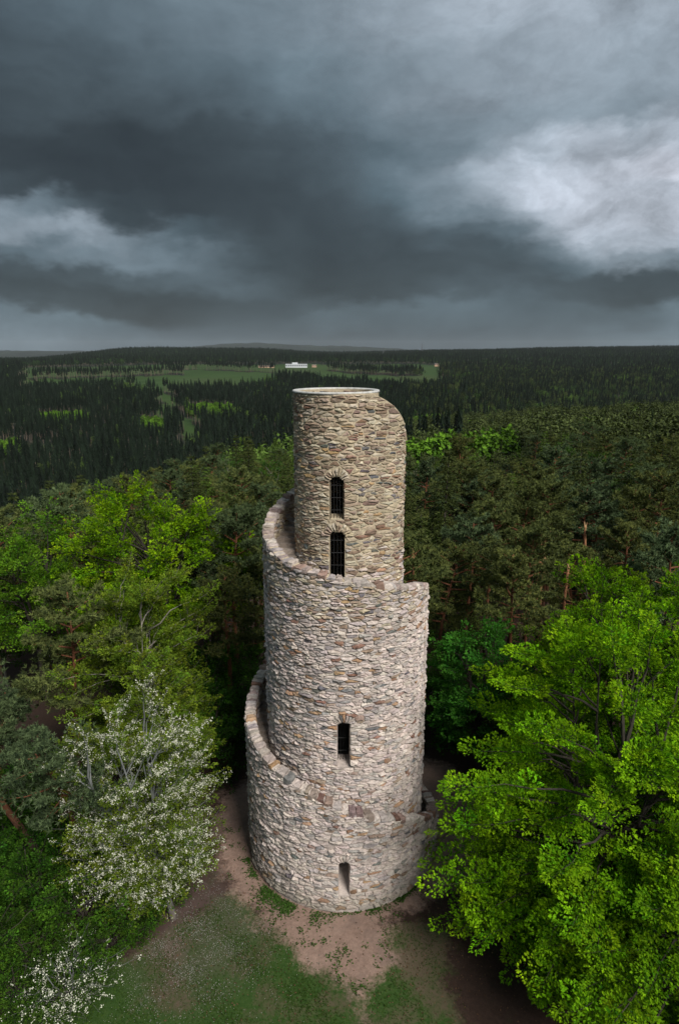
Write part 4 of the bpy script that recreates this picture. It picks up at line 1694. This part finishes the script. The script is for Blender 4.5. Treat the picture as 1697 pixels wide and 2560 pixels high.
# nothing is seen of the strip straight behind the tower
ok &= ~((np.abs(a + .1) < 4.5) & (d < 105))
ok &= ~((a > -36) & (a < -11) & (d < 53))            # the beeches stand free on this side
x, y, d, a = x[ok], y[ok], d[ok], a[ok]
typ = np.empty(len(x), int)
u = rgf.random(len(x))
for i in range(len(x)):
    if d[i] < 70:
        q = (.80, .90, .96)
    elif d[i] < 105:
        q = (.50, .80, .92) if a[i] > 0 else (.26, .58, .82)
    else:
        q = (.42, .70, .90) if a[i] > 0 else (.20, .42, .76)
    typ[i] = 0 if u[i] < q[0] else 1 if u[i] < q[1] else 2 if u[i] < q[2] else 3
cnt = [0, 0, 0, 0]
rest_near = []
order = np.argsort(d)
SIDE = ('left of the tower', 'right of the tower')
for i in order:
    k = typ[i]
    sd = SIDE[0] if a[i] < 0 else SIDE[1]
    band = 'at the front' if d[i] < 62 else 'in the middle' if d[i] < 100 else 'at the back'
    ab = abs(a[i])
    where = ('close by the tower\'s %s side' if ab < 11 else 'halfway to the %s photo edge' if ab < 20 else 'by the %s photo edge') % ('left' if a[i] < 0 else 'right')
    plc = f'{band} of the wood {where}'
    if cnt[k] >= 290:
        rest_near.append(i)
        continue
    cnt[k] += 1
    s_ = rgf.uniform(.74, 1.08) * (.58 if d[i] > 95 and 3 < a[i] < 17 else 1.0)
    rz = rgf.uniform(0, 6.28)
    tl = tuple(rgf.normal(0, .035, 2))
    if k == 0:
        v = int(rgf.integers(0, 5))
        place_tree('pine_tree', PINES[v][:2], (x[i], y[i]), rz, f'grey-green pine {plc}', f'pines {plc}', s_, tl)
    elif k == 1:
        v = int(rgf.integers(0, 3))
        place_tree('spruce_tree', SPRUCES[v], (x[i], y[i]), rz, f'dark pointed spruce {plc}', f'spruces {plc}', s_ * 1.0, tl)
    elif k == 2:
        v = int(rgf.integers(0, 2))
        place_tree('larch_tree', LARCH[v], (x[i], y[i]), rz, f'light green feathery larch {plc}', f'larches {plc}', s_, tl)
    else:
        v = int(rgf.integers(0, 2))
        place_tree('birch_tree', BIRCH[v], (x[i], y[i]), rz, f'bright round birch {plc}', f'birches {plc}', s_, tl)
print('individual trees', cnt, 'rest', len(rest_near))


# ---- low detail trees for the distance
def far_spruce(seed, H, RX, tiers, c0, c1, low):
    rg = np.random.default_rng(seed)
    V, F, C = [], [], []
    V += [(-.22, 0, 0), (.22, 0, 0), (0, .2, H * .8), (0, -.22, 0), (0, .22, 0)]
    F += [[0, 1, 2], [3, 4, 2]]
    C += [(.20, .155, .125)] * 5
    for i in range(tiers):
        f = i / tiers
        z = H * (low + (1 - low) * f)
        r_ = RX * (1 - f) ** .8 * rg.uniform(.85, 1.15) + .15
        hh = H * (1 - low) / tiers * 1.9
        n_ = 8
        b0 = len(V)
        V.append((rg.normal(0, .1), rg.normal(0, .1), min(z + hh, H)))
        k = rg.uniform(.7, 1.25)
        C.append(tuple(np.array(c1) * k))
        for j in range(n_):
            aa = 2 * PI * j / n_ + i
            rr_ = r_ * (1.0 if j % 2 else .5) * rg.uniform(.75, 1.2)
            V.append((math.cos(aa) * rr_, math.sin(aa) * rr_, z - (.05 if j % 2 else -.35) * hh))
            C.append(tuple(np.array(c0 if j % 2 == 0 else c1) * k * rg.uniform(.7, 1.2)))
        for j in range(n_):
            F.append([b0, b0 + 1 + j, b0 + 1 + (j + 1) % n_])
    return mesh_np('far_spruce', np.array(V), F, M_FAR, np.array(C))


def far_round(seed, H, RX, n_, size, c0, c1, z0=.25, flat=.5, trunk=(.10, .085, .07)):
    rg = np.random.default_rng(seed)
    d = unit(rg.normal(0, 1, (n_, 3)) + np.array([0, 0, .35]))
    zc = H * (z0 + (1 - z0) * .5)
    rr_ = rg.uniform(.55, 1.05, n_)[:, None] * (1 + .25 * lumpy(d, seed))[:, None]
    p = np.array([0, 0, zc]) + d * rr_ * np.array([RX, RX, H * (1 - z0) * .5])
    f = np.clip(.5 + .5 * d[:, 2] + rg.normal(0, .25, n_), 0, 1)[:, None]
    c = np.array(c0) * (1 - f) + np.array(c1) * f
    V, F, C = leaf_mesh(p, unit(d * .4 + rg.normal(0, .8, (n_, 3))), d + np.array([0, 0, .6]) + rg.normal(0, .4, (n_, 3)), size * rg.uniform(.6, 1.3, n_), size * rg.uniform(.6, 1.1, n_), .15, c)
    tv = np.array([(-.2, 0, 0), (.2, 0, 0), (.05, 0, H * .7), (-.05, 0, H * .7), (0, -.2, 0), (0, .2, 0), (0, .05, H * .7), (0, -.05, H * .7)])
    V = np.concatenate([V, tv])
    F = np.concatenate([F, np.array([[0, 1, 2, 3], [4, 5, 6, 7]]) + len(V) - 8])
    C = np.concatenate([C, np.tile(np.array(trunk), (8, 1))])
    return mesh_np('far_round', V, F, M_FAR, C)


PROTO = bpy.data.collections.new('distant_tree_kinds')
protos = []


def proto(name, me):
    o = bpy.data.objects.new('%02d_%s' % (len(protos), name), me)
    PROTO.objects.link(o)
    protos.append(o)
    return len(protos) - 1


SP = [proto('spruce', far_spruce(500 + i, 18.5 + 2.2 * i, 3.0 + .25 * i, 9, (.004, .008, .0055), (.013, .022, .012), .22 + .06 * i)) for i in range(3)]
SPT = [proto('tall', far_spruce(510 + i, 25, 2.3, 8, (.004, .008, .0055), (.013, .021, .012), .52)) for i in range(2)]
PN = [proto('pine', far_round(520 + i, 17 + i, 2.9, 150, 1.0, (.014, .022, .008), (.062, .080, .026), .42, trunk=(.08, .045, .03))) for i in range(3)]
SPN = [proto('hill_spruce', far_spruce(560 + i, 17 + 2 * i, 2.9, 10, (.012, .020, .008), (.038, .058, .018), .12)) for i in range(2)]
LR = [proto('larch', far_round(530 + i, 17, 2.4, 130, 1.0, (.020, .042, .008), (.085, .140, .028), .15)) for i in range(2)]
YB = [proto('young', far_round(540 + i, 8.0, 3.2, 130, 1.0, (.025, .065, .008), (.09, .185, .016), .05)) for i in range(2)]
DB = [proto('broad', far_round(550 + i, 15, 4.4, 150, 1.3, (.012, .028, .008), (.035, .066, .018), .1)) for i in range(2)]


def scatter(name, label, X, Y, idx, sc, zoff=0.0):
    Z = height(X, Y) + zoff
    me = bpy.data.meshes.new(name)
    me.vertices.add(len(X))
    me.vertices.foreach_set('co', np.stack([X, Y, Z], -1).astype(np.float32).ravel())
    for nm, ty, arr in (('kind_index', 'INT', idx.astype(np.int32)), ('tree_scale', 'FLOAT', sc.astype(np.float32)), ('turn', 'FLOAT', rgf.uniform(0, 6.28, len(X)).astype(np.float32))):
        at_ = me.attributes.new(nm, ty, 'POINT')
        at_.data.foreach_set('value', arr)
    o = obj(name, me, None, 'stuff')
    o['label'] = label
    o['category'] = 'forest'
    ng = bpy.data.node_groups.new(name, 'GeometryNodeTree')
    ng.interface.new_socket('Geometry', in_out='INPUT', socket_type='NodeSocketGeometry')
    ng.interface.new_socket('Geometry', in_out='OUTPUT', socket_type='NodeSocketGeometry')
    N_ = ng.nodes
    gi, go = N_.new('NodeGroupInput'), N_.new('NodeGroupOutput')
    ci = N_.new('GeometryNodeCollectionInfo')
    ci.inputs['Collection'].default_value = PROTO
    ci.inputs['Separate Children'].default_value = True
    ci.inputs['Reset Children'].default_value = True
    ip = N_.new('GeometryNodeInstanceOnPoints')
    ip.inputs['Pick Instance'].default_value = True

    def na(nm, ty):
        nd = N_.new('GeometryNodeInputNamedAttribute')
        nd.data_type = ty
        nd.inputs[0].default_value = nm
        return nd.outputs[0]
    cx_ = N_.new('ShaderNodeCombineXYZ')
    L_ = ng.links
    L_.new(na('turn', 'FLOAT'), cx_.inputs[2])
    L_.new(gi.outputs[0], ip.inputs['Points'])
    L_.new(ci.outputs[0], ip.inputs['Instance'])
    L_.new(na('kind_index', 'INT'), ip.inputs['Instance Index'])
    L_.new(cx_.outputs[0], ip.inputs['Rotation'])
    L_.new(na('tree_scale', 'FLOAT'), ip.inputs['Scale'])
    L_.new(ip.outputs[0], go.inputs[0])
    md = o.modifiers.new('trees', 'NODES')
    md.node_group = ng
    return o


def choose(n_, kinds, w_):
    w_ = np.array(w_, float)
    return np.array(kinds)[rgf.choice(len(kinds), n_, p=w_ / w_.sum())]


# middle distance, on the near hill
x, y = jitter_grid(-330, 330, 80, 560, 4.9)
d, a = polar(x, y)
ok = (np.abs(a) < 34) & (d > 150) & (d < 560) & ~young_mask(x, y) & ~field_mask(x, y)
ok &= ~((d > 203) & (d < 238 + 2.0 * (a - 10)) & (a > 4.5) & (a < 16))
x, y, d, a = x[ok], y[ok], d[ok], a[ok]
idx = choose(len(x), SPN + PN + LR + DB, [3, 3, 3, 3, 3, 1.2, 1.2, .4, .4])
ridge = (a < -2) & (d > 150) & (d < np.interp(a, [-34, -2], [185, 215]))
idx = np.where(ridge & (rgf.random(len(x)) < .6), choose(len(x), LR, [1, 1]), idx)
idx = np.where((a < -2) & (rgf.random(len(x)) < .3), choose(len(x), LR, [1, 1]), idx)
idx = np.where((a < -1.5) & (d > np.interp(a, [-34, -12, -1.5], [185, 235, 300])) & (rgf.random(len(x)) < .93), choose(len(x), SP + SPT, [3, 3, 3, 1, 1]), idx)
rightpine = (a > 3) & (rgf.random(len(x)) < .6)
idx = np.where(rightpine, choose(len(x), PN, [1, 1, 1]), idx)
tallrow = (a > 4) & (a < 11) & (d > 262) & (d < 330)
idx = np.where(tallrow, choose(len(x), LR + SPT, [3, 3, 2, 2]), idx)
sc = rgf.uniform(.72, 1.12, len(x)) * np.where(np.isin(idx, SPT), 1.0, .9) * np.where((a > 3) & (a < 17) & (d < 206), .5, 1.0)
scatter('forest', 'mixed conifer forest covering the near hill beyond the tower', x, y, idx, sc)

# young bright stands
x, y = jitter_grid(-700, 330, 150, 1000, 4.4)
ok = young_mask(x, y)
x, y = x[ok], y[ok]
d, a = polar(x, y)
scatter('young_beech_forest', 'bright green strips of young beech among dark conifers', x, y, choose(len(x), YB, [1, 1]), rgf.uniform(.6, 1.1, len(x)) * np.where(d > 500, 1.35, 1.8))

# the slope across the valley
x, y = jitter_grid(-1150, 1150, 300, 1950, 6.6)
d, a = polar(x, y)
ok = (np.abs(a) < 33) & (d > 560) & (d < 1900) & ~young_mask(x, y) & ~field_mask(x, y)
x, y, d, a = x[ok], y[ok], d[ok], a[ok]
idx = choose(len(x), SP + SPT + LR + DB, [3, 3, 3, 1.2, 1.2, .2, .2, .2, .2])
xs_, ys_ = x, y
edge = np.zeros(len(x), bool)                       # trees that border a clearing on its far side show their stems
for dd in (10, 22, 34):
    k = 1 - dd / d
    edge |= field_mask(CAM[0] + (x - CAM[0]) * k, CAM[1] + (y - CAM[1]) * k) | young_mask(CAM[0] + (x - CAM[0]) * k, CAM[1] + (y - CAM[1]) * k)
idx = np.where(edge, choose(len(x), SPT, [1, 1]), idx)
far_r = (a > 6) & (rgf.random(len(x)) < .45)
idx = np.where(far_r, choose(len(x), DB + PN, [2, 2, 1, 1, 1]), idx)
stand = wob(x * 1.3, y * 1.1 + 40)
idx = np.where((stand > .95) & ~edge, choose(len(x), DB + LR, [2, 2, 1, 1]), idx)          # lighter broadleaf stands
hgt = np.interp(wob(x * .8 + 90, y * .9), [-1.5, -.4, .3, 1.5], [.62, .85, .95, 1.12])
scatter('spruce_forest', 'dark spruce forest on the far slope of the valley', x, y, idx, rgf.uniform(.72, 1.15, len(x)) * np.where(edge, 1.0, hgt))

# woods and hedges on the plateau and the ridges
x, y = jitter_grid(-3200, 3200, 1500, 5000, 15.0)
d, a = polar(x, y)
ok = (np.abs(a) < 32) & (d > 1850) & (d < 5000) & ~field_mask(x, y)
x, y, d, a = x[ok], y[ok], d[ok], a[ok]
idx = choose(len(x), SP + DB, [1, 1, 1, .35, .35])
scatter('distant_woods', 'dark woods on the plateau and hills at the horizon', x, y, idx, rgf.uniform(.85, 1.35, len(x)), 0.0)

# lone trees and copses on the meadow
for (px_d, px_a, n_) in ((1240, -19.7, 1), (1235, -17.7, 9), (1245, -16.2, 6), (1400, 2.0, 10), (1500, 5.5, 8), (1380, -3.0, 24)):
    for k in range(n_):
        dd = px_d + rgf.normal(0, 14 if n_ > 1 else 0)
        aa = R(px_a + rgf.normal(0, .25 if n_ > 1 else 0))
        tx, ty = CAM[0] + dd * math.sin(aa), CAM[1] + dd * math.cos(aa)
        o = obj('meadow_tree', protos[SP[k % 3] if n_ < 20 else DB[k % 2]].data)
        o.location = (tx, ty, float(height(tx, ty)))
        o.rotation_euler = (0, 0, k * 1.3)
        o.scale = (rgf.uniform(.7, 1.1),) * 3
        if n_ == 1:
            tag(o, 'lone dark spruce at the edge of the far meadow', 'tree')
        else:
            tag(o, 'small dark tree in a copse on the far meadow', 'tree', 'copse trees on the far meadow')

# ------------------------------------------------------------------ far buildings and pylons
M_WHITE = m_plain('white_render', (0.62, 0.64, 0.66), 0.7, .08, .2, 0, 0)
M_GLASS = m_plain('window_glass', (0.06, 0.075, 0.09), 0.15, .1, .2, 0, 0)
M_SALMON = m_plain('salmon_render', (0.55, 0.36, 0.25), 0.8, .1, .2, 0, 0)
M_ROOF = m_plain('grey_roof', (0.22, 0.22, 0.23), 0.8, .1, .2, 0, 0)
M_STEEL = m_plain('galvanised_steel', (0.16, 0.17, 0.18), 0.6, .1, .2, 0, 0)


def world_at(dist, azd):
    x_, y_ = CAM[0] + dist * math.sin(R(azd)), CAM[1] + dist * math.cos(R(azd))
    return x_, y_, float(height(x_, y_))


def facade_building(name, dist, azd, L_, Dp, Hh, mat, label, bays, rz=0.0, upper=None, z_add=0):
    x_, y_, z_ = world_at(dist, azd)
    root = empty(name, (x_, y_, z_ + z_add), -R(azd) + rz)
    tag(root, label, 'building')
    b = MB()
    b.box(0, 0, Hh / 2 - 1, L_, Dp, Hh + 2)
    obj('wall', b.mesh('wall', mat), root)
    b = MB()
    b.box(0, 0, Hh + .3, L_ + 1.2, Dp + 1.2, .6)
    ro = obj('roof', b.mesh('roof', M_WHITE if mat is M_WHITE else M_ROOF), root)
    if upper:
        b = MB()
        b.box(upper[0], 0, Hh + .6 + upper[2] / 2, upper[1], Dp * .5, upper[2])
        obj('upper_storey', b.mesh('upper_storey', M_WHITE), ro)
    bw = L_ / bays
    wb = MB()
    wb.box(0, 0, 0, bw * .62, .3, Hh * .34)
    wme = wb.mesh('window', M_GLASS)
    for i in range(bays):
        w_ = obj('window', wme, root)
        w_.location = (-L_ / 2 + bw * (i + .5), -Dp / 2 - .1, Hh * .55)
    return root


facade_building('factory_hall', 1880, -3.75, 62, 20, 9, M_WHITE, 'long white hall standing beyond the far meadow', 10, upper=(-4, 16, 4))
facade_building('long_shed', 1860, -6.35, 44, 14, 6, M_SALMON, 'low salmon-coloured shed left of the white hall', 8)
facade_building('farm_house', 1890, -2.2, 13, 10, 7, M_SALMON, 'small pale house beside the right end of the white hall', 3)
facade_building('farm_house', 1900, 8.5, 18, 9, 6, M_SALMON, 'low pale farm house among trees right of the tower', 4, z_add=4)


def pylon(dist, azd, Hh, label, z_add=0):
    x_, y_, z_ = world_at(dist, azd)
    root = empty('power_pylon', (x_, y_, z_ + z_add), 0)
    tag(root, label, 'pylon')
    b = MB()
    w_ = Hh * .11
    for sx_ in (-1, 1):
        for sy_ in (-1, 1):
            b.tube([(sx_ * w_, sy_ * w_, 0), (sx_ * w_ * .3, sy_ * w_ * .3, Hh * .62), (0, 0, Hh)], [.55, .45, .3], 4)
    for k in range(6):
        z = Hh * .1 * (k + .5)
        q = w_ * (1 - .7 * z / (Hh * .62))
        for sy_ in (-1, 1):
            b.tube([(-q, sy_ * q, z), (q, sy_ * q * .9, z + Hh * .09)], [.25, .25], 4)
            b.tube([(q, sy_ * q, z), (-q, sy_ * q * .9, z + Hh * .09)], [.25, .25], 4)
    obj('mast', b.mesh('mast', M_STEEL), root)
    for k in (.70, .82):
        b = MB()
        b.box(0, 0, Hh * k, Hh * .42, .7, .7)
        obj('cross_arm', b.mesh('cross_arm', M_STEEL), root)


pylon(3500, 3.8, 52, 'lattice power pylon on the skyline nearer the tower', 6)
pylon(3600, 7.1, 58, 'lattice power pylon on the skyline farther right', 6)

# ------------------------------------------------------------------ ground cover in the clearing
def stuff_tris(name, V, F, C, mat, label=None):
    o = obj(name, mesh_np(name, V, F, mat, C), None, 'stuff')
    if label:
        o['label'] = label
        o['category'] = name
    return o


rg = np.random.default_rng(9)
n_ = 60000
gx, gy = rg.uniform(-15, 6.5, n_), rg.uniform(-13.5, -4, n_)
keep = (poly_sd(gx, gy, GRASS) + rg.normal(0, .35, n_) > 0) & (poly_sd(gx, gy, PATH) + rg.normal(0, .25, n_) < -.05) & (np.hypot(gx, gy) > 5.4)
patch = np.sin(gx * 1.3 + 1) * np.cos(gy * 1.7) + .6 * np.sin(gx * 3.1 + gy * 2.2)
keep &= rg.random(n_) < np.clip(.62 + .35 * patch, .12, 1)
keep &= rg.random(n_) < np.interp(gx, [0, 3], [1, .4])
gx, gy = gx[keep], gy[keep]
P = np.stack([gx, gy, height(gx, gy) + .0], -1)
V, F, C = needle_tufts(P, np.tile(np.array([[0, 0, 1.0]]), (len(P), 1)), 3, .085, .02, rg, (.022, .058, .008), (.075, .125, .022), .8)
stuff_tris('grass', V, F, C, M_SHRUB, 'short worn grass of the clearing')

# weeds at the foot of the wall and along the path
n_ = 9000
th_ = rg.uniform(-1.25, .95, n_)
rr_ = 5.12 + np.abs(rg.normal(0, .22, n_)) * np.interp(th_, [-1.25, -.75, -.2, .05, .3, .95], [.6, 1.6, 2.3, .25, .8, .5])
den = .5 + .5 * np.sin(th_ * 9 + 1) + .4 * np.sin(th_ * 23)
k = rg.random(n_) < np.clip(den, .03, 1) * np.interp(th_, [-1.25, -.8, -.25, 0, .12, .3, .95], [.6, .9, 1, .1, .05, .5, .35])
wx, wy = rr_[k] * np.sin(th_[k]), -rr_[k] * np.cos(th_[k])
e_x, e_y = [], []
for i in range(90):
    j = rg.integers(0, len(PATH) - 7)
    f = rg.random()
    q = PATH[j] * (1 - f) + PATH[j + 1] * f
    c_ = q * rg.uniform(.78, 1.0)
    m_ = rg.integers(4, 22)
    e_x += list(c_[0] + rg.normal(0, .12, m_))
    e_y += list(c_[1] + rg.normal(0, .12, m_))
wx, wy = np.concatenate([wx, e_x]), np.concatenate([wy, e_y])
k = np.hypot(wx, wy) > 5.1
wx, wy = wx[k], wy[k]
P = np.stack([wx, wy, height(wx, wy) + rg.uniform(0, .09, len(wx))], -1)
dr = rg.normal(0, 1, (len(P), 3)) * np.array([1, 1, .4])
cc = np.array([[.040, .085, .014]]) * rg.uniform(.6, 1.8, (len(P), 1))
V, F, C = leaf_mesh(P, dr, np.array([[0, 0, 1.0]]) + rg.normal(0, .4, (len(P), 3)), rg.uniform(.06, .13, len(P)), rg.uniform(.04, .08, len(P)), .1, cc)
stuff_tris('weeds', V, F, C, M_SHRUB, 'low green weeds round the foot of the tower')

# dead leaves on the bare earth, pebbles on the path
n_ = 9000
lx, ly = rg.uniform(-8, 10, n_), rg.uniform(-13, 7, n_)
k = (np.hypot(lx, ly) > 5.5) & (rg.random(n_) < np.where(poly_sd(lx, ly, PATH) > .3, .10, .55))
lx, ly = lx[k], ly[k]
P = np.stack([lx, ly, height(lx, ly) + .035], -1)
dr = rg.normal(0, 1, (len(P), 3)) * np.array([1, 1, .2])
cc = np.array([[.12, .068, .040]]) * rg.uniform(.4, 1.7, (len(P), 1))
V, F, C = leaf_mesh(P, dr, np.array([[0, 0, 1.0]]) + rg.normal(0, .35, (len(P), 3)), rg.uniform(.04, .10, len(P)), rg.uniform(.03, .07, len(P)), .1, cc)
stuff_tris('leaf_litter', V, F, C, M_SHRUB, 'brown dead leaves strewn over the bare earth')
n_ = 2600
lx, ly = rg.uniform(-7, 6, n_), rg.uniform(-10, 6, n_)
k = (np.hypot(lx, ly) > 5.35) & (poly_sd(lx, ly, PATH) > -.2)
lx, ly = lx[k], ly[k]
lz = height(lx, ly)
r_ = (.012 + .035 * rg.random(len(lx)) ** 3)[:, None]
base = np.stack([lx, ly, lz + .03], -1)
oct_ = np.array([(1, 0, 0), (0, 1, 0), (-1, 0, 0), (0, -1, 0), (0, 0, .7), (0, 0, -.7)], float)
V = (base[:, None, :] + oct_[None] * r_[:, None, :] * rg.uniform(.6, 1.3, (len(lx), 6, 1))).reshape(-1, 3)
f8 = np.array([(0, 1, 4), (1, 2, 4), (2, 3, 4), (3, 0, 4), (1, 0, 5), (2, 1, 5), (3, 2, 5), (0, 3, 5)])
F = (np.arange(len(lx))[:, None, None] * 6 + f8[None]).reshape(-1, 3)
C = np.repeat(np.array([[.30, .235, .195]]) * rg.uniform(.6, 1.4, (len(lx), 1)), 6, 0)
stuff_tris('gravel', V, F, C, M_STONE, 'small pebbles on the trodden path')

# fallen petals
n_ = 7500
ax_ = rg.normal(-6.7, 2.0, n_)
ay_ = rg.normal(-6.9, 1.9, n_)
k = (np.hypot(ax_, ay_) > 5.6) & (ay_ < -2) & (poly_sd(ax_, ay_, PATH) < rg.normal(0, .5, n_)) & (rg.random(n_) < .5 + .5 * np.sin(ax_ * 2.1) * np.sin(ay_ * 2.6 + 1))
ax_, ay_ = ax_[k], ay_[k]
P = np.stack([ax_, ay_, height(ax_, ay_) + .045], -1)
dr = rg.normal(0, 1, (len(P), 3)) * np.array([1, 1, .15])
V, F, C = leaf_mesh(P, dr, np.array([[0, 0, 1.0]]) + rg.normal(0, .25, (len(P), 3)), rg.uniform(.02, .042, len(P)), rg.uniform(.018, .036, len(P)), .05, np.array([[.36, .34, .32]]) * rg.uniform(.7, 1.1, (len(P), 1)))
stuff_tris('petals', V, F, C, M_PETAL, 'white cherry petals fallen on the grass')

# a red-brown picnic table half hidden under the beech
tb = empty('picnic_table', (10.9, -9.0, float(height(10.9, -9.0))), .35)
tag(tb, 'dark red wooden picnic table half hidden under the beech boughs', 'table')
M_RED = m_plain('red_stained_wood', (0.085, 0.012, 0.010), 0.6, .2, 5)
for k in range(4):
    b = MB()
    b.box(0, (k - 1.5) * .2, .76, 1.9, .185, .045)
    obj('plank', b.mesh('plank', M_RED), tb)
for sgn in (-1, 1):
    b = MB()
    b.box(0, sgn * .78, .45, 1.9, .28, .045)
    obj('seat', b.mesh('seat', M_RED), tb)
    b = MB()
    for s2_ in (-1, 1):
        b.tube([(sgn * .7, s2_ * .75, 0), (sgn * .7, s2_ * .3, .735)], [.045, .045], 4)
    b.box(sgn * .7, 0, .41, .07, 1.75, .08)
    obj('leg_frame', b.mesh('leg_frame', M_RED), tb)

# ------------------------------------------------------------------ thin haze in the air over the valley
b = MB()
b.box(0, 6000, 55, 24000, 17000, 330)
hz_me = b.mesh('haze', None)
hm = bpy.data.materials.new('haze')
hm.use_nodes = True
ht = NT(hm.node_tree)
ht.n.clear()
ho = ht.new('ShaderNodeOutputMaterial')
hv = ht.new('ShaderNodeVolumePrincipled')
hv.inputs['Color'].default_value = (.80, .86, .92, 1)
hv.inputs['Density'].default_value = 0.000022
hv.inputs['Anisotropy'].default_value = 0.0
ht.l.new(hv.outputs[0], ho.inputs['Volume'])
hz_me.materials.append(hm)
haze = obj('haze', hz_me, None, 'stuff')
